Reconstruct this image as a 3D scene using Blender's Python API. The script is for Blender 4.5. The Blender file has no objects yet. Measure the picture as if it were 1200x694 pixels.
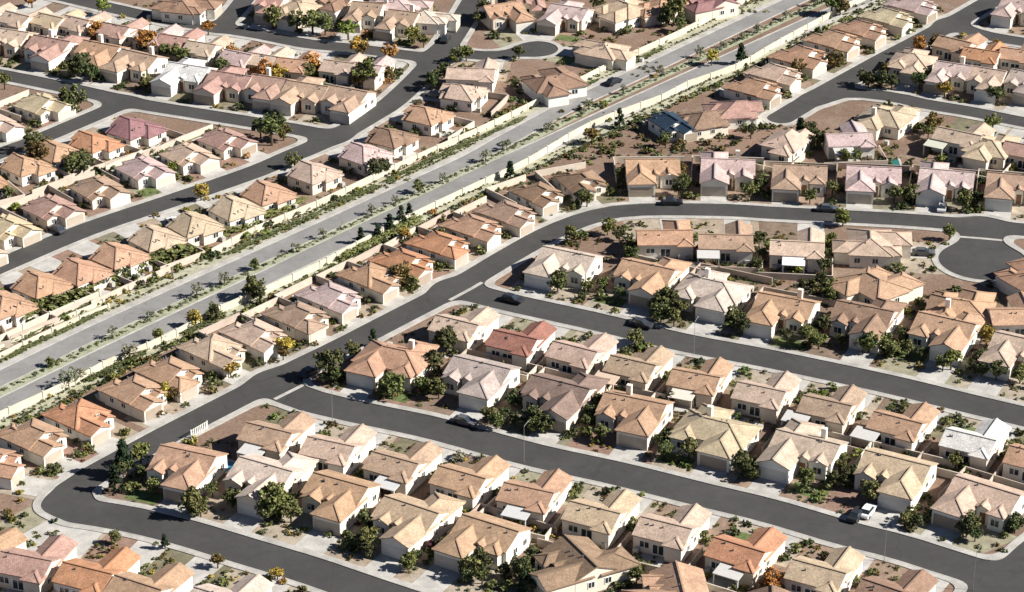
import bpy, math, random
import numpy as np
from mathutils import Vector
R = math.radians
random.seed(7); rng = np.random.default_rng(7)
scene = bpy.context.scene
COL = scene.collection

# ------------------------------------------------------------------ camera
F_PX, PITCH, CAM_Y, CAM_Z = 2976.0, R(26.7), -432.4, 217.5
cam_d = bpy.data.cameras.new('camera'); cam = bpy.data.objects.new('camera', cam_d); COL.objects.link(cam)
cam_d.sensor_width = 36.0; cam_d.lens = F_PX / 1200.0 * 36.0
cam_d.clip_start = 5.0; cam_d.clip_end = 6000.0
cam.location = (0, CAM_Y, CAM_Z); cam.rotation_euler = (R(90) - PITCH, 0, 0)
scene.camera = cam

# ------------------------------------------------------------------ light
SUN_EL, SUN_AZ = R(35.5), R(97)          # azimuth clockwise from +Y: the sun stands to the right of the view
sun_dir = Vector((math.sin(SUN_AZ) * math.cos(SUN_EL), math.cos(SUN_AZ) * math.cos(SUN_EL), math.sin(SUN_EL)))
world = bpy.data.worlds.new('World'); scene.world = world; world.use_nodes = True
wn = world.node_tree.nodes; wl = world.node_tree.links
sky = wn.new('ShaderNodeTexSky'); sky.sky_type = 'NISHITA'; sky.sun_disc = False
sky.sun_elevation = SUN_EL; sky.sun_rotation = SUN_AZ; sky.altitude = 700; sky.air_density = .5; sky.dust_density = .1; sky.ozone_density = 1.5
wl.new(sky.outputs['Color'], wn['Background'].inputs['Color']); wn['Background'].inputs['Strength'].default_value = 0.05
sd = bpy.data.lights.new('sun', 'SUN'); sd.energy = 5.0; sd.angle = R(0.5); sd.color = (1.0, 0.955, 0.88)
so = bpy.data.objects.new('sun', sd); COL.objects.link(so)
so.rotation_euler = sun_dir.to_track_quat('Z', 'Y').to_euler()
vs = scene.view_settings
vs.view_transform = 'Standard'; vs.look = 'None'; vs.exposure = 0.95; vs.gamma = 1.0

# ------------------------------------------------------------------ survey: place on the ground (metres) of a spot in the aerial photograph
SP, CP = math.sin(PITCH), math.cos(PITCH)
def gp(px, py, h=0.0):
    a, b = (px - 600.0) / F_PX, (347.0 - py) / F_PX
    dx, dy, dz = a, CP + b * SP, -SP + b * CP
    t = (h - CAM_Z) / dz
    return (dx * t, CAM_Y + dy * t)
def to_px(x, y, z=0.0):
    ry, rz = y - CAM_Y, z - CAM_Z
    d = ry * CP - rz * SP; v = ry * SP + rz * CP
    return (600 + F_PX * x / d, 347 - F_PX * v / d)
def px_m(x, y, z=0.0):
    return F_PX / ((y - CAM_Y) * CP - (z - CAM_Z) * SP)

# ------------------------------------------------------------------ materials
def mat(name, rough=0.85, spec=0.25):
    m = bpy.data.materials.new(name); m.use_nodes = True
    nt = m.node_tree; b = nt.nodes['Principled BSDF']
    b.inputs['Roughness'].default_value = rough; b.inputs['Specular IOR Level'].default_value = spec
    return m, nt, b
def nd(nt, t, **kw):
    n = nt.nodes.new(t)
    for k, v in kw.items(): setattr(n, k, v)
    return n
def noise(nt, co, scale, detail=3, rough=.6):
    n = nd(nt, 'ShaderNodeTexNoise'); n.inputs['Scale'].default_value = scale; n.inputs['Detail'].default_value = detail
    n.inputs['Roughness'].default_value = rough
    nt.links.new(co, n.inputs['Vector']); return n.outputs['Fac']
def ramp(nt, fac, lo, hi, a=.3, b=.7):
    r = nd(nt, 'ShaderNodeMapRange'); r.inputs['From Min'].default_value = a; r.inputs['From Max'].default_value = b
    r.inputs['To Min'].default_value = lo; r.inputs['To Max'].default_value = hi
    nt.links.new(fac, r.inputs['Value']); return r.outputs['Result']
def mul(nt, a, b):
    n = nd(nt, 'ShaderNodeMath', operation='MULTIPLY')
    for i, v in enumerate((a, b)):
        if isinstance(v, (int, float)): n.inputs[i].default_value = v
        else: nt.links.new(v, n.inputs[i])
    return n.outputs[0]
def scalecol(nt, colour, fac):
    n = nd(nt, 'ShaderNodeVectorMath', operation='SCALE')
    if isinstance(colour, tuple): n.inputs[0].default_value = colour[:3]
    else: nt.links.new(colour, n.inputs[0])
    if isinstance(fac, (int, float)): n.inputs['Scale'].default_value = fac
    else: nt.links.new(fac, n.inputs['Scale'])
    return n.outputs[0]
def mixcol(nt, fac, c1, c2):
    n = nd(nt, 'ShaderNodeMix', data_type='RGBA')
    nt.links.new(fac, n.inputs['Factor'])
    for i, c in ((6, c1), (7, c2)):
        if isinstance(c, tuple): n.inputs[i].default_value = (*c[:3], 1)
        else: nt.links.new(c, n.inputs[i])
    return n.outputs[2]
def bump(nt, b, h, strength=.4, dist=.05):
    n = nd(nt, 'ShaderNodeBump'); n.inputs['Strength'].default_value = strength; n.inputs['Distance'].default_value = dist
    nt.links.new(h, n.inputs['Height']); nt.links.new(n.outputs[0], b.inputs['Normal'])
def world_co(nt):
    return nd(nt, 'ShaderNodeNewGeometry').outputs['Position']
def obj_colour(nt):
    return nd(nt, 'ShaderNodeObjectInfo').outputs['Color']

M = {}
def simple(key, colour=None, rough=.85, spec=.25, var=.15, scale=1.5, fine=0.0, fscale=9, b_str=0.0):
    """one tone with large soft wear and fine grain; without a colour it takes the object's own"""
    m, nt, b = mat(key, rough, spec); co = world_co(nt)
    c = colour if colour else obj_colour(nt)
    f = ramp(nt, noise(nt, co, scale), 1 - var, 1 + var)
    if fine: f = mul(nt, f, ramp(nt, noise(nt, co, fscale, 2), 1 - fine, 1 + fine))
    nt.links.new(scalecol(nt, c, f), b.inputs['Base Color'])
    if b_str: bump(nt, b, noise(nt, co, fscale, 2), b_str)
    M[key] = m; return m
simple('stucco', var=.07, scale=.5, fine=.05, fscale=6, b_str=.15)
simple('trim', None, .6, var=.05)
simple('garage_metal', None, .5, var=.06, scale=.8)
simple('concrete', (.41, .395, .37), .9, var=.2, scale=.35, fine=.12, fscale=5)
simple('sidewalk_concrete', (.375, .36, .335), .9, var=.2, scale=.3, fine=.14, fscale=4)
simple('block_wall', None, .9, var=.12, scale=.4, fine=.12, fscale=5, b_str=.3)
simple('bark', (.10, .07, .045), .95, var=.3, scale=6)
simple('lawn', None, .95, var=.3, scale=.8, fine=.35, fscale=6, b_str=.6)
simple('plastic', None, .45, var=.04)
simple('rubber', (.02, .02, .02), .8, var=.1)
simple('dark_metal', (.12, .12, .12), .5, .5, var=.1)
simple('wood', None, .8, var=.15, scale=3)
m, nt, b = mat('car_paint', .28, .5); nt.links.new(obj_colour(nt), b.inputs['Base Color']); M['car_paint'] = m
m, nt, b = mat('glass', .08, .6); b.inputs['Base Color'].default_value = (.03, .04, .05, 1); M['glass'] = m
m, nt, b = mat('pool_water', .05, .5)
nt.links.new(scalecol(nt, obj_colour(nt), ramp(nt, noise(nt, world_co(nt), 1.5), .85, 1.15)), b.inputs['Base Color']); M['pool_water'] = m

# asphalt: patches, tar seams, worn wheel tracks
def asphalt(key, colour):
    m, nt, b = mat(key, .9, .2); co = world_co(nt)
    f = mul(nt, ramp(nt, noise(nt, co, .09, 5), .84, 1.17), ramp(nt, noise(nt, co, 7, 2), .84, 1.16))
    f = mul(nt, f, ramp(nt, noise(nt, co, .6, 3), .93, 1.08))
    v = nd(nt, 'ShaderNodeTexVoronoi', feature='DISTANCE_TO_EDGE'); v.inputs['Scale'].default_value = .09
    wob = nd(nt, 'ShaderNodeTexNoise'); wob.inputs['Scale'].default_value = .25; nt.links.new(co, wob.inputs['Vector'])
    wv_ = nd(nt, 'ShaderNodeVectorMath', operation='MULTIPLY_ADD'); nt.links.new(wob.outputs['Color'], wv_.inputs[0]); wv_.inputs[1].default_value = (5, 5, 0); nt.links.new(co, wv_.inputs[2])
    nt.links.new(wv_.outputs[0], v.inputs['Vector'])
    f = mul(nt, f, ramp(nt, v.outputs['Distance'], .84, 1.0, 0.0, .012))
    nt.links.new(scalecol(nt, colour, f), b.inputs['Base Color']); M[key] = m
asphalt('asphalt', (.056, .0545, .053)); asphalt('old_asphalt', (.215, .21, .205))

# clay / concrete roof tile: courses along the eave, tones differing tile to tile
m, nt, b = mat('roof_tile', .85, .2)
uv = nd(nt, 'ShaderNodeUVMap').outputs['UV']
br = nd(nt, 'ShaderNodeTexBrick'); br.inputs['Scale'].default_value = 1.0
br.inputs['Color1'].default_value = (.86, .86, .86, 1); br.inputs['Color2'].default_value = (1.10, 1.10, 1.10, 1); br.inputs['Mortar'].default_value = (.70, .70, .70, 1)
br.inputs['Mortar Size'].default_value = .022; br.inputs['Brick Width'].default_value = .34; br.inputs['Row Height'].default_value = .36
nt.links.new(uv, br.inputs['Vector'])
co = world_co(nt)
f = mul(nt, ramp(nt, noise(nt, co, .45, 4), .80, 1.17), ramp(nt, noise(nt, co, 2.8, 2), .82, 1.16))
mx = nd(nt, 'ShaderNodeMix', data_type='RGBA', blend_type='MULTIPLY'); mx.inputs['Factor'].default_value = 1
nt.links.new(scalecol(nt, obj_colour(nt), f), mx.inputs[6]); nt.links.new(br.outputs['Color'], mx.inputs[7])
nt.links.new(mx.outputs[2], b.inputs['Base Color'])
wv = nd(nt, 'ShaderNodeTexWave', wave_type='BANDS', bands_direction='X', wave_profile='SIN'); wv.inputs['Scale'].default_value = 3.1
nt.links.new(uv, wv.inputs['Vector']); bump(nt, b, wv.outputs['Fac'], .15, .04)
M['roof_tile'] = m

# desert gravel ground
m, nt, b = mat('desert_gravel', .95, .15); co = world_co(nt)
c = mixcol(nt, ramp(nt, noise(nt, co, .045, 4), 0, 1), (.23, .155, .115), (.16, .108, .08))
c = mixcol(nt, ramp(nt, noise(nt, co, .16, 3), 0, .8, .5, .75), c, (.26, .205, .16))
c = scalecol(nt, c, mul(nt, ramp(nt, noise(nt, co, 1.6, 4, .75), .66, 1.32), ramp(nt, noise(nt, co, 9, 2), .75, 1.25)))
nt.links.new(c, b.inputs['Base Color']); bump(nt, b, noise(nt, co, 5, 3), .5, .08); M['desert_gravel'] = m
m, nt, b = mat('yard_gravel', .95, .15); co = world_co(nt)
f = mul(nt, ramp(nt, noise(nt, co, .5, 4, .7), .70, 1.28), ramp(nt, noise(nt, co, 6, 2), .74, 1.26))
nt.links.new(scalecol(nt, obj_colour(nt), f), b.inputs['Base Color']); bump(nt, b, noise(nt, co, 5, 3), .5, .08); M['yard_gravel'] = m

# foliage: the object's tone, varied from leaf clump to leaf clump
m, nt, b = mat('foliage', .75, .2)
g = nd(nt, 'ShaderNodeNewGeometry')
f = ramp(nt, g.outputs['Random Per Island'], .55, 1.5, 0, 1)
hs = nd(nt, 'ShaderNodeHueSaturation'); nt.links.new(obj_colour(nt), hs.inputs['Color'])
nt.links.new(ramp(nt, noise(nt, g.outputs['Position'], 1.2, 2), .48, .52), hs.inputs['Hue']); nt.links.new(f, hs.inputs['Value'])
nt.links.new(hs.outputs[0], b.inputs['Base Color'])
b.inputs['Subsurface Weight'].default_value = 0
M['foliage'] = m

# ------------------------------------------------------------------ object helpers
def mesh(name, verts, faces, m=None, uvs=None):
    me = bpy.data.meshes.new(name); me.from_pydata(verts, [], faces)
    if uvs is not None:
        l = me.uv_layers.new(name='UVMap'); l.data.foreach_set('uv', np.array(uvs, dtype=np.float32).ravel())
    if m: me.materials.append(M[m])
    me.update(); return me
def link(name, me, parent=None, colour=None, loc=None, rz=None):
    o = bpy.data.objects.new(name, me); COL.objects.link(o)
    if parent: o.parent = parent
    if colour: o.color = (*colour[:3], 1)
    if loc is not None: o.location = loc
    if rz is not None: o.rotation_euler = (0, 0, rz)
    return o
def structure(o): o['kind'] = 'structure'; return o
THINGS = []                                   # every thing with the words of its label; labels are made distinct at the end
ORD = ['zeroth', 'first', 'second', 'third', 'fourth', 'fifth', 'sixth', 'seventh', 'eighth', 'ninth', 'tenth', 'eleventh', 'twelfth', 'thirteenth', 'fourteenth', 'fifteenth', 'sixteenth', 'seventeenth', 'eighteenth', 'nineteenth', 'twentieth']
ORD += ['twenty-' + w for w in ORD[1:10]] + ['thirtieth'] + ['thirty-' + w for w in ORD[1:10]] + ['fortieth'] + ['forty-' + w for w in ORD[1:10]]
def thing(o, desc, where, cat, group=None):
    o['category'] = cat
    if group: o['group'] = group
    THINGS.append((o, desc, where)); return o

class Mesh:
    """collects closed boxes and prisms of ONE part"""
    def __init__(s): s.v, s.f = [], []
    def poly(s, vs, fs):
        n = len(s.v); s.v += vs; s.f += [tuple(i + n for i in f) for f in fs]; return s
    def box(s, x0, x1, y0, y1, z0, z1):
        return s.poly([(x0, y0, z0), (x1, y0, z0), (x1, y1, z0), (x0, y1, z0), (x0, y0, z1), (x1, y0, z1), (x1, y1, z1), (x0, y1, z1)],
                      [(3, 2, 1, 0), (4, 5, 6, 7), (0, 1, 5, 4), (1, 2, 6, 5), (2, 3, 7, 6), (3, 0, 4, 7)])
    def bar(s, a, b, w, h):
        a, b = Vector(a), Vector(b); d = (b - a).normalized(); n = Vector((-d.y, d.x, 0))
        n = (n.normalized() if n.length > 1e-6 else Vector((1, 0, 0))) * w / 2; u = Vector((0, 0, h))
        vs = [a - n, a + n, b + n, b - n]; vs = vs + [q + u for q in vs]
        return s.poly([tuple(q) for q in vs], [(3, 2, 1, 0), (4, 5, 6, 7), (0, 1, 5, 4), (1, 2, 6, 5), (2, 3, 7, 6), (3, 0, 4, 7)])
    def make(s, name, m, parent=None, colour=None):
        return link(name, mesh(name, s.v, s.f, m), parent, colour)

# ------------------------------------------------------------------ house building
PITCH_T = 0.40                                # rise over run of the tiled roofs
def roof_part(h, x0, x1, y0, y1, ze, axis, hip0, hip1, colour, oh=.42, pt=PITCH_T, cap=True, oh0=None, oh1=None, name='roof'):
    """one tiled roof over the rectangle; ridge along axis; hipN: end slopes instead of a gable end"""
    o0 = oh if oh0 is None else oh0; o1 = oh if oh1 is None else oh1
    if axis == 'x': a0, a1, b0, b1 = x0 - o0, x1 + o1, y0 - oh, y1 + oh
    else: a0, a1, b0, b1 = y0 - o0, y1 + o1, x0 - oh, x1 + oh
    hb = (b1 - b0) / 2; bm = (b0 + b1) / 2; zl = ze - oh * pt; zr = zl + hb * pt; t = .2
    r0 = a0 + (hb if hip0 else 0); r1 = a1 - (hb if hip1 else 0)
    if r0 > r1: r0 = r1 = (r0 + r1) / 2
    P = lambda a, b, z: (a, b, z) if axis == 'x' else (b, a, z)
    V = [P(a0, b0, zl), P(a1, b0, zl), P(a1, b1, zl), P(a0, b1, zl), P(r0, bm, zr), P(r1, bm, zr)]
    V += [(x, y, z - t) for x, y, z in V]
    Fs = [(0, 1, 5, 4), (2, 3, 4, 5), (1, 2, 5), (3, 0, 4)] if True else []
    top = [(0, 1, 5, 4), (2, 3, 4, 5)]
    ends = []
    top += [(1, 2, 5)] if hip1 else []; top += [(3, 0, 4)] if hip0 else []
    F = list(top)
    F += [tuple(i + 6 for i in reversed(f)) for f in top]
    if hip1: F.append((1, 7, 8, 2))
    else: F += [(1, 7, 11, 5), (5, 11, 8, 2)]
    if hip0: F.append((3, 9, 6, 0))
    else: F += [(3, 9, 10, 4), (4, 10, 6, 0)]
    F += [(0, 6, 7, 1), (2, 8, 9, 3)]
    if axis == 'y': F = [tuple(reversed(f)) for f in F]
    uvs = []
    for f in F:
        p = [Vector(V[i]) for i in f]; n = (p[1] - p[0]).cross(p[2] - p[0])
        if n.length < 1e-9: n = Vector((0, 0, 1))
        n.normalize()
        hz = Vector((-n.y, n.x, 0))
        hz = hz.normalized() if hz.length > 1e-4 else Vector((1, 0, 0))
        up = n.cross(hz)
        uvs += [(q.dot(hz), q.dot(up)) for q in p]
    o = link(name, mesh(name, V, F, 'roof_tile', uvs), h, colour)
    if cap:
        cc = tuple(min(.6, c * h_cap) for c in colour)
        if r1 - r0 > .3: Mesh().bar(P(r0, bm, zr - .02), P(r1, bm, zr - .02), .3, .12).make('ridge_cap', 'roof_tile_plain', h, cc)
        for hp, e, rr in ((hip0, a0, r0), (hip1, a1, r1)):
            if hp:
                for bb in (b0, b1): Mesh().bar(P(e, bb, zl - .01), P(rr, bm, zr - .02), .26, .10).make('hip_cap', 'roof_tile_plain', h, cc)
    return zr, o
h_cap = .86
simple('roof_tile_plain', None, .85, var=.15, scale=2)
def wall_part(h, x0, x1, y0, y1, ze, axis, g0, g1, colour, pt=PITCH_T):
    """stucco walls up to the eave, with the gable ends where the roof has them"""
    mb = Mesh(); ze2 = ze - .22
    if axis is None or not (g0 or g1):
        mb.box(x0, x1, y0, y1, -.3, ze2)
    else:
        P = (lambda a, b, z: (a, b, z)) if axis == 'x' else (lambda a, b, z: (b, a, z))
        a0, a1, b0, b1 = (x0, x1, y0, y1) if axis == 'x' else (y0, y1, x0, x1)
        hb = (b1 - b0) / 2; bm = (b0 + b1) / 2; zr = ze2 + hb * pt
        # the gable triangle leans in where the roof end is hipped
        r0 = a0 + (0 if g0 else hb * 1.05); r1 = a1 - (0 if g1 else hb * 1.05)
        V = [P(a0, b0, -.3), P(a1, b0, -.3), P(a1, b1, -.3), P(a0, b1, -.3), P(a0, b0, ze2), P(a1, b0, ze2), P(a1, b1, ze2), P(a0, b1, ze2), P(r0, bm, zr), P(r1, bm, zr)]
        F = [(3, 2, 1, 0), (0, 1, 5, 4), (2, 3, 7, 6), (4, 5, 9, 8), (6, 7, 8, 9)]
        F += [(1, 2, 6, 9, 5), (3, 0, 4, 8, 7)] if (g0 and g1) else ([(1, 2, 6, 9, 5), (3, 0, 4, 7), (7, 4, 8)] if g1 else [(3, 0, 4, 8, 7), (1, 2, 6, 5), (5, 6, 9)])
        if axis == 'y': F = [tuple(reversed(f)) for f in F]
        mb.poly(V, F)
    return mb.make('wall', 'stucco', h, colour)

def unit_window():
    w = Mesh(); t = .09                        # frame ring 1 x 1, standing in the xz plane, facing +y
    for a in ((-.5, .5, -.5, -.5 + t), (-.5, .5, .5 - t, .5), (-.5, -.5 + t, -.5 + t, .5 - t), (.5 - t, .5, -.5 + t, .5 - t), (-.03, .03, -.5 + t, .5 - t)):
        w.box(a[0], a[1], -.02, .07, a[2], a[3])
    p = Mesh().box(-.5 + t, .5 - t, -.02, .02, -.5 + t, .5 - t)
    return mesh('window', w.v, w.f, 'trim'), mesh('pane', p.v, p.f, 'glass')
WIN, PANE = unit_window()
def window(h, x, y, z, w, ht, rz, colour=(.75, .72, .66)):
    o = link('window', WIN, h, colour, (x, y, z), rz); o.scale = (w, 1, ht)
    link('pane', PANE, o)
    return o
def garage(h, x, y, w, rz, colour):
    """sectional door: recessed joints between four leaves"""
    o = Mesh()
    V, F = [], []
    ys = [.0, .04]
    for k in range(4):
        z0 = .02 + k * .54
        o.box(-w / 2, w / 2, -.02, .05, z0, z0 + .50)
        if k < 3: o.box(-w / 2, w / 2, -.02, .02, z0 + .50, z0 + .54)
    g = o.make('garage_door', 'garage_metal', h, colour); g.location = (x, y, 0); g.rotation_euler = (0, 0, rz)
    return g
VENT = Mesh(); VENT.box(-.1, .1, -.1, .1, -.3, .3); VENT = mesh('vent_pipe', VENT.v, VENT.f, 'dark_metal')
def front_door(h, x, y, rz, colour):
    o = Mesh().box(-.5, .5, -.02, .06, .1, 2.2).make('front_door', 'wood', h, colour); o.location = (x, y, 0); o.rotation_euler = (0, 0, rz)
def patio_cover(h, x0, x1, y0, y1, z, colour):
    o = Mesh().poly([(x0, y0, z - .35), (x1, y0, z - .35), (x1, y1, z), (x0, y1, z), (x0, y0, z - .2), (x1, y0, z - .2), (x1, y1, z + .15), (x0, y1, z + .15)],
                    [(3, 2, 1, 0), (4, 5, 6, 7), (0, 1, 5, 4), (1, 2, 6, 5), (2, 3, 7, 6), (3, 0, 4, 7)]).make('patio_cover', 'trim', h, colour)
    for x in (x0 + .2, x1 - .2): Mesh().box(x - .12, x + .12, y0 + .1, y0 + .34, 0, z - .36).make('post', 'trim', h, colour)

ROOF = dict(tan=(.46, .35, .275), pale=(.50, .42, .35), brown=(.25, .165, .115), orange=(.41, .255, .17), terra=(.42, .22, .13), rust=(.27, .13, .10),
            pink=(.46, .35, .33), rose=(.37, .235, .195), olive=(.44, .34, .235), grey=(.38, .32, .28), sand=(.45, .35, .25), cocoa=(.21, .15, .125), cinn=(.39, .255, .17),
            plum=(.27, .145, .145), white=(.58, .56, .53), slate=(.025, .045, .075), yellow=(.49, .40, .27), mauve=(.30, .22, .27), umber=(.36, .255, .185))  # the dark blue paints a house's shaded side into its roof tone
RNAME = dict(tan='tan', pale='pale', brown='brown', orange='orange', terra='terracotta', rust='rust red', pink='pinkish', rose='rose red', olive='olive tan', grey='greyish', sand='sandy',
             cocoa='dark brown', cinn='cinnamon', plum='plum red', white='whitish', slate='shade-painted blue', yellow='yellow tan', mauve='mauve', umber='umber')
WALLC = [(.72, .66, .55), (.75, .71, .62), (.68, .61, .51), (.78, .75, .67), (.71, .66, .59), (.64, .56, .46)]

ROADS = {}                                     # name -> dict(points in metres, half width)
HOUSES = []                                    # placed lots, for yards, trees and labels
def nearest_on(road, x, y):
    best = None
    P = ROADS[road]['pts']
    for i in range(len(P) - 1):
        ax, ay = P[i]; bx, by = P[i + 1]; dx, dy = bx - ax, by - ay
        t = max(0, min(1, ((x - ax) * dx + (y - ay) * dy) / (dx * dx + dy * dy + 1e-9)))
        qx, qy = ax + t * dx, ay + t * dy; d = math.hypot(x - qx, y - qy)
        if best is None or d < best[0]: best = (d, qx, qy)
    return best

def build_house(px, py, road, kind, rc, lot, ref, row_label, idx, seed, side='R', W=None, var=0, cover=None, back=8.0, hgt=1.0, facing=None, lab=None, yard=None, wallc=None, short=0, sc=1.0, skip_drive=False):
    r = random.Random(seed)
    x, y = gp(px, py, 3.2)
    d, qx, qy = nearest_on(road, x, y)
    if kind in 'SQ': k = 1.3 / d; x, y = x - (qx - x) * k, y - (qy - y) * k; d += 1.3
    ang = facing if facing is not None else math.atan2(qy - y, qx - x)
    rz = ang - math.pi / 2
    lx = Vector((math.cos(rz), math.sin(rz)))         # local x in the world
    h = bpy.data.objects.new('house', None); COL.objects.link(h); h.location = (x, y, 0); h.rotation_euler = (0, 0, rz)
    sg = (1 if lx.x >= 0 else -1) * (1 if side == 'R' else -1)
    col = ROOF[rc]; j = 1.09 + r.uniform(-.06, .06); col = tuple(c * j * (1 + r.uniform(-.025, .025)) for c in col)
    wc = wallc or tuple(c * 1.0 for c in r.choice(WALLC)); tc = tuple(min(.8, c * 1.12) for c in wc)
    gc = r.choice([(.52, .47, .40), (.62, .60, .55), (.42, .36, .29), (.33, .27, .21)])
    ze = {'S': 3.15, 'N': 3.2, 'D': 2.75}.get(kind, 3.0) * hgt
    lit = 1 if lx.dot(Vector((.9, -.44))) > 0 else -1  # local x side whose wall the sun reaches
    front = 0
    X = lambda a, b: (a, b) if sg > 0 else (-b, -a)
    def wing(a, b, y0, y1, z, hip, nm='roof', wall=True, ax='y', off=.0):
        x0, x1 = X(a, b)
        if wall: wall_part(h, x0, x1, y0, y1, z, ax, False, not hip, wc)
        return roof_part(h, x0, x1, y0 - back_in(b - a), y1, z, ax, False, hip, col, oh=.3, oh0=0, name=nm)
    def back_in(w): return w * .5 + .8
    if kind == 'S':                                    # ridge along the street, garage wing flush with one end, small gables on the front slope
        W = W or lot - 4.4; hw = W / 2; yb, ym = -6.4, 1.2; gw = min(5.8, W * .5); gl = 5.0
        wall_part(h, -hw, hw, yb, ym, ze, 'x', True, True, wc)
        zr, _ = roof_part(h, -hw, hw, yb, ym, ze, 'x', False, False, col, oh0=.14, oh1=.14)
        wing(hw - gw - .04, hw - .04, ym, ym + gl, ze - .03, var % 2 == 0)
        front = ym + gl; gx = (hw - gw / 2) * sg
        garage(h, gx, front, 4.9, 0, gc)
        a = -hw + r.uniform(.2, .9); w2 = r.uniform(2.6, 3.6)
        wl_ = r.uniform(.9, 2.0); wing(a, a + w2, ym, ym + wl_, ze - .06, var >= 2)
        window(h, (a + w2 / 2) * sg, ym + wl_, 1.5, 1.7, 1.4, 0)
        a2 = a + w2 + .4; w3 = max(1.4, (hw - gw) - a2 - .2)
        if w3 > 1.3:                                   # little gable over the entry
            wing(a2, a2 + min(w3, 2.2), ym, ym + .7, ze + .12, False)
            front_door(h, (a2 + .8) * sg, ym + .7, 0, (.2, .1, .06))
        if var in (1, 3):                              # low rear wing
            x0, x1 = X(hw - 5.2, hw - .06)
            wall_part(h, x0, x1, yb - 3.4, yb, ze - .05, 'y', False, False, wc)
            roof_part(h, x0, x1, yb - 3.4, yb + 3.2, ze - .05, 'y', True, False, col, oh1=0)
        for k, yy in enumerate((-4.6, -1.6)): window(h, hw * lit, yy, 1.55, 1.3, 1.2, -math.pi / 2 * lit)
        for xx in (-.55, 0.1, .6): window(h, xx * hw, yb, 1.55, 1.7, 1.3, math.pi)
        bb = yb
    elif kind == 'N':                                  # plain gable, garage wing reaching out to the street
        W = W or lot - 4.2; hw = W / 2; yb, ym = -4.4, 2.0; gw = min(4.9, W * .54); gl = 4.8
        wall_part(h, -hw, hw, yb, ym, ze, 'x', True, True, wc)
        roof_part(h, -hw, hw, yb, ym, ze, 'x', False, False, col, oh0=.14, oh1=.14)
        wing(hw - gw - .04, hw - .04, ym, ym + gl, ze - .25, var == 1)
        front = ym + gl; gx = (hw - gw / 2) * sg
        garage(h, gx, front, 4.2, 0, gc)
        if var != 3:                                   # hipped bay at the rear corner
            x0, x1 = X(hw - 2.9, hw - .05)
            wall_part(h, x0, x1, yb - .9, yb, ze - .05, 'y', False, False, wc)
            roof_part(h, x0, x1, yb - .9, yb + 1.2, ze - .05, 'y', True, False, col, oh=.35, oh1=0)
        front_door(h, -hw * .1 * sg, ym, 0, (.2, .1, .06))
        window(h, -hw * .6 * sg, ym, 1.6, 1.7, 1.3, 0)
        for yy in (-2.4, .4): window(h, hw * lit, yy, 1.55, 1.1, 1.1, -math.pi / 2 * lit)
        window(h, -hw * .55 * sg, yb, 1.55, 1.9, 1.3, math.pi); window(h, 0, yb, 1.15, 2.2, 2.0, math.pi)
        bb = yb
    elif kind == 'D':                                  # narrow and deep: ridge runs back from the street, garage wing on the near side
        W = W or lot - 2.5; hw = W / 2; yb, ym = -4.6 + .6 * short, 2.4; gw = W * .60; gl = 3.8 - .8 * short
        wall_part(h, -hw, hw, yb, ym, ze + .25, 'y', False, var != 1, wc)
        roof_part(h, -hw, hw, yb, ym, ze + .25, 'y', True, var == 1, col)
        wing(hw - gw, hw - .05, ym, ym + gl, ze - .1, var == 2)
        front = ym + gl; gx = (hw - gw / 2) * sg
        garage(h, gx, front, min(4.6, gw - .8), 0, gc)
        x0, x1 = X(-hw + .2, -hw + W * .42)            # entry porch roof
        wall_part(h, x0, x1, ym, ym + 1.6, ze - .2, 'y', False, True, wc); roof_part(h, x0, x1, ym - 1.6, ym + 1.6, ze - .2, 'y', False, False, col, oh=.3, oh0=0)
        window(h, (x0 + x1) / 2, ym + 1.6, 1.5, 1.3, 1.5, 0)
        xm = -hw * .55 * sg
        window(h, (-hw * .35) * sg, ym + .02, 3.1, .9, .6, 0)
        rw = 2.0 - 1.2 * short; x0, x1 = X(-hw * .2, hw - .3)
        wall_part(h, x0, x1, yb - rw, yb, ze - .1, 'y', False, False, wc); roof_part(h, x0, x1, yb - rw, yb + 2.2, ze - .1, 'y', True, False, col, oh1=0)
        for yy in (-3.4, 0): window(h, hw * lit, yy, 1.6, 1.1, 1.1, -math.pi / 2 * lit)
        for xx in (-.5, .5): window(h, xx * hw, yb - (rw if xx * sg > 0 else 0), 1.5, 1.5, 1.3, math.pi)
        bb = yb - rw
        for yy in (-2.6, .6): window(h, -hw * lit, yy, 1.6, 1.2, 1.1, math.pi / 2 * lit)
    else:                                              # 'Q': hipped block with crossing hips
        W = W or lot - 3; hw = W / 2; yb, ym = -5.4, 2.6; gw = min(5.8, W * .5); gl = 4.0
        wall_part(h, -hw, hw, yb, ym, ze, None, False, False, wc)
        roof_part(h, -hw, hw, yb, ym, ze, 'x', True, True, col)
        wing(hw - gw - .5, hw - .5, ym, ym + gl, ze - .03, True)
        front = ym + gl; gx = (hw - .5 - gw / 2) * sg
        garage(h, gx, front, 4.8, 0, gc)
        wing(-hw + .4, -hw + 4.2, ym, ym + 1.8, ze - .05, True)
        x0, x1 = X(-hw + 1.2, -hw + 6.2)
        wall_part(h, x0, x1, yb - 3, yb, ze - .05, 'y', False, False, wc); roof_part(h, x0, x1, yb - 3, yb + 3.2, ze - .05, 'y', True, False, col, oh1=0)
        front_door(h, 0, ym, 0, (.2, .1, .06)); window(h, (-hw + 2.3) * sg, ym + 1.8, 1.6, 1.6, 1.3, 0)
        for yy in (-4, -.5): window(h, hw * lit, yy, 1.55, 1.3, 1.2, -math.pi / 2 * lit)
        for xx in (-.05, .5): window(h, xx * hw * sg, yb, 1.55, 1.7, 1.3, math.pi)
        bb = yb - 3
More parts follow.
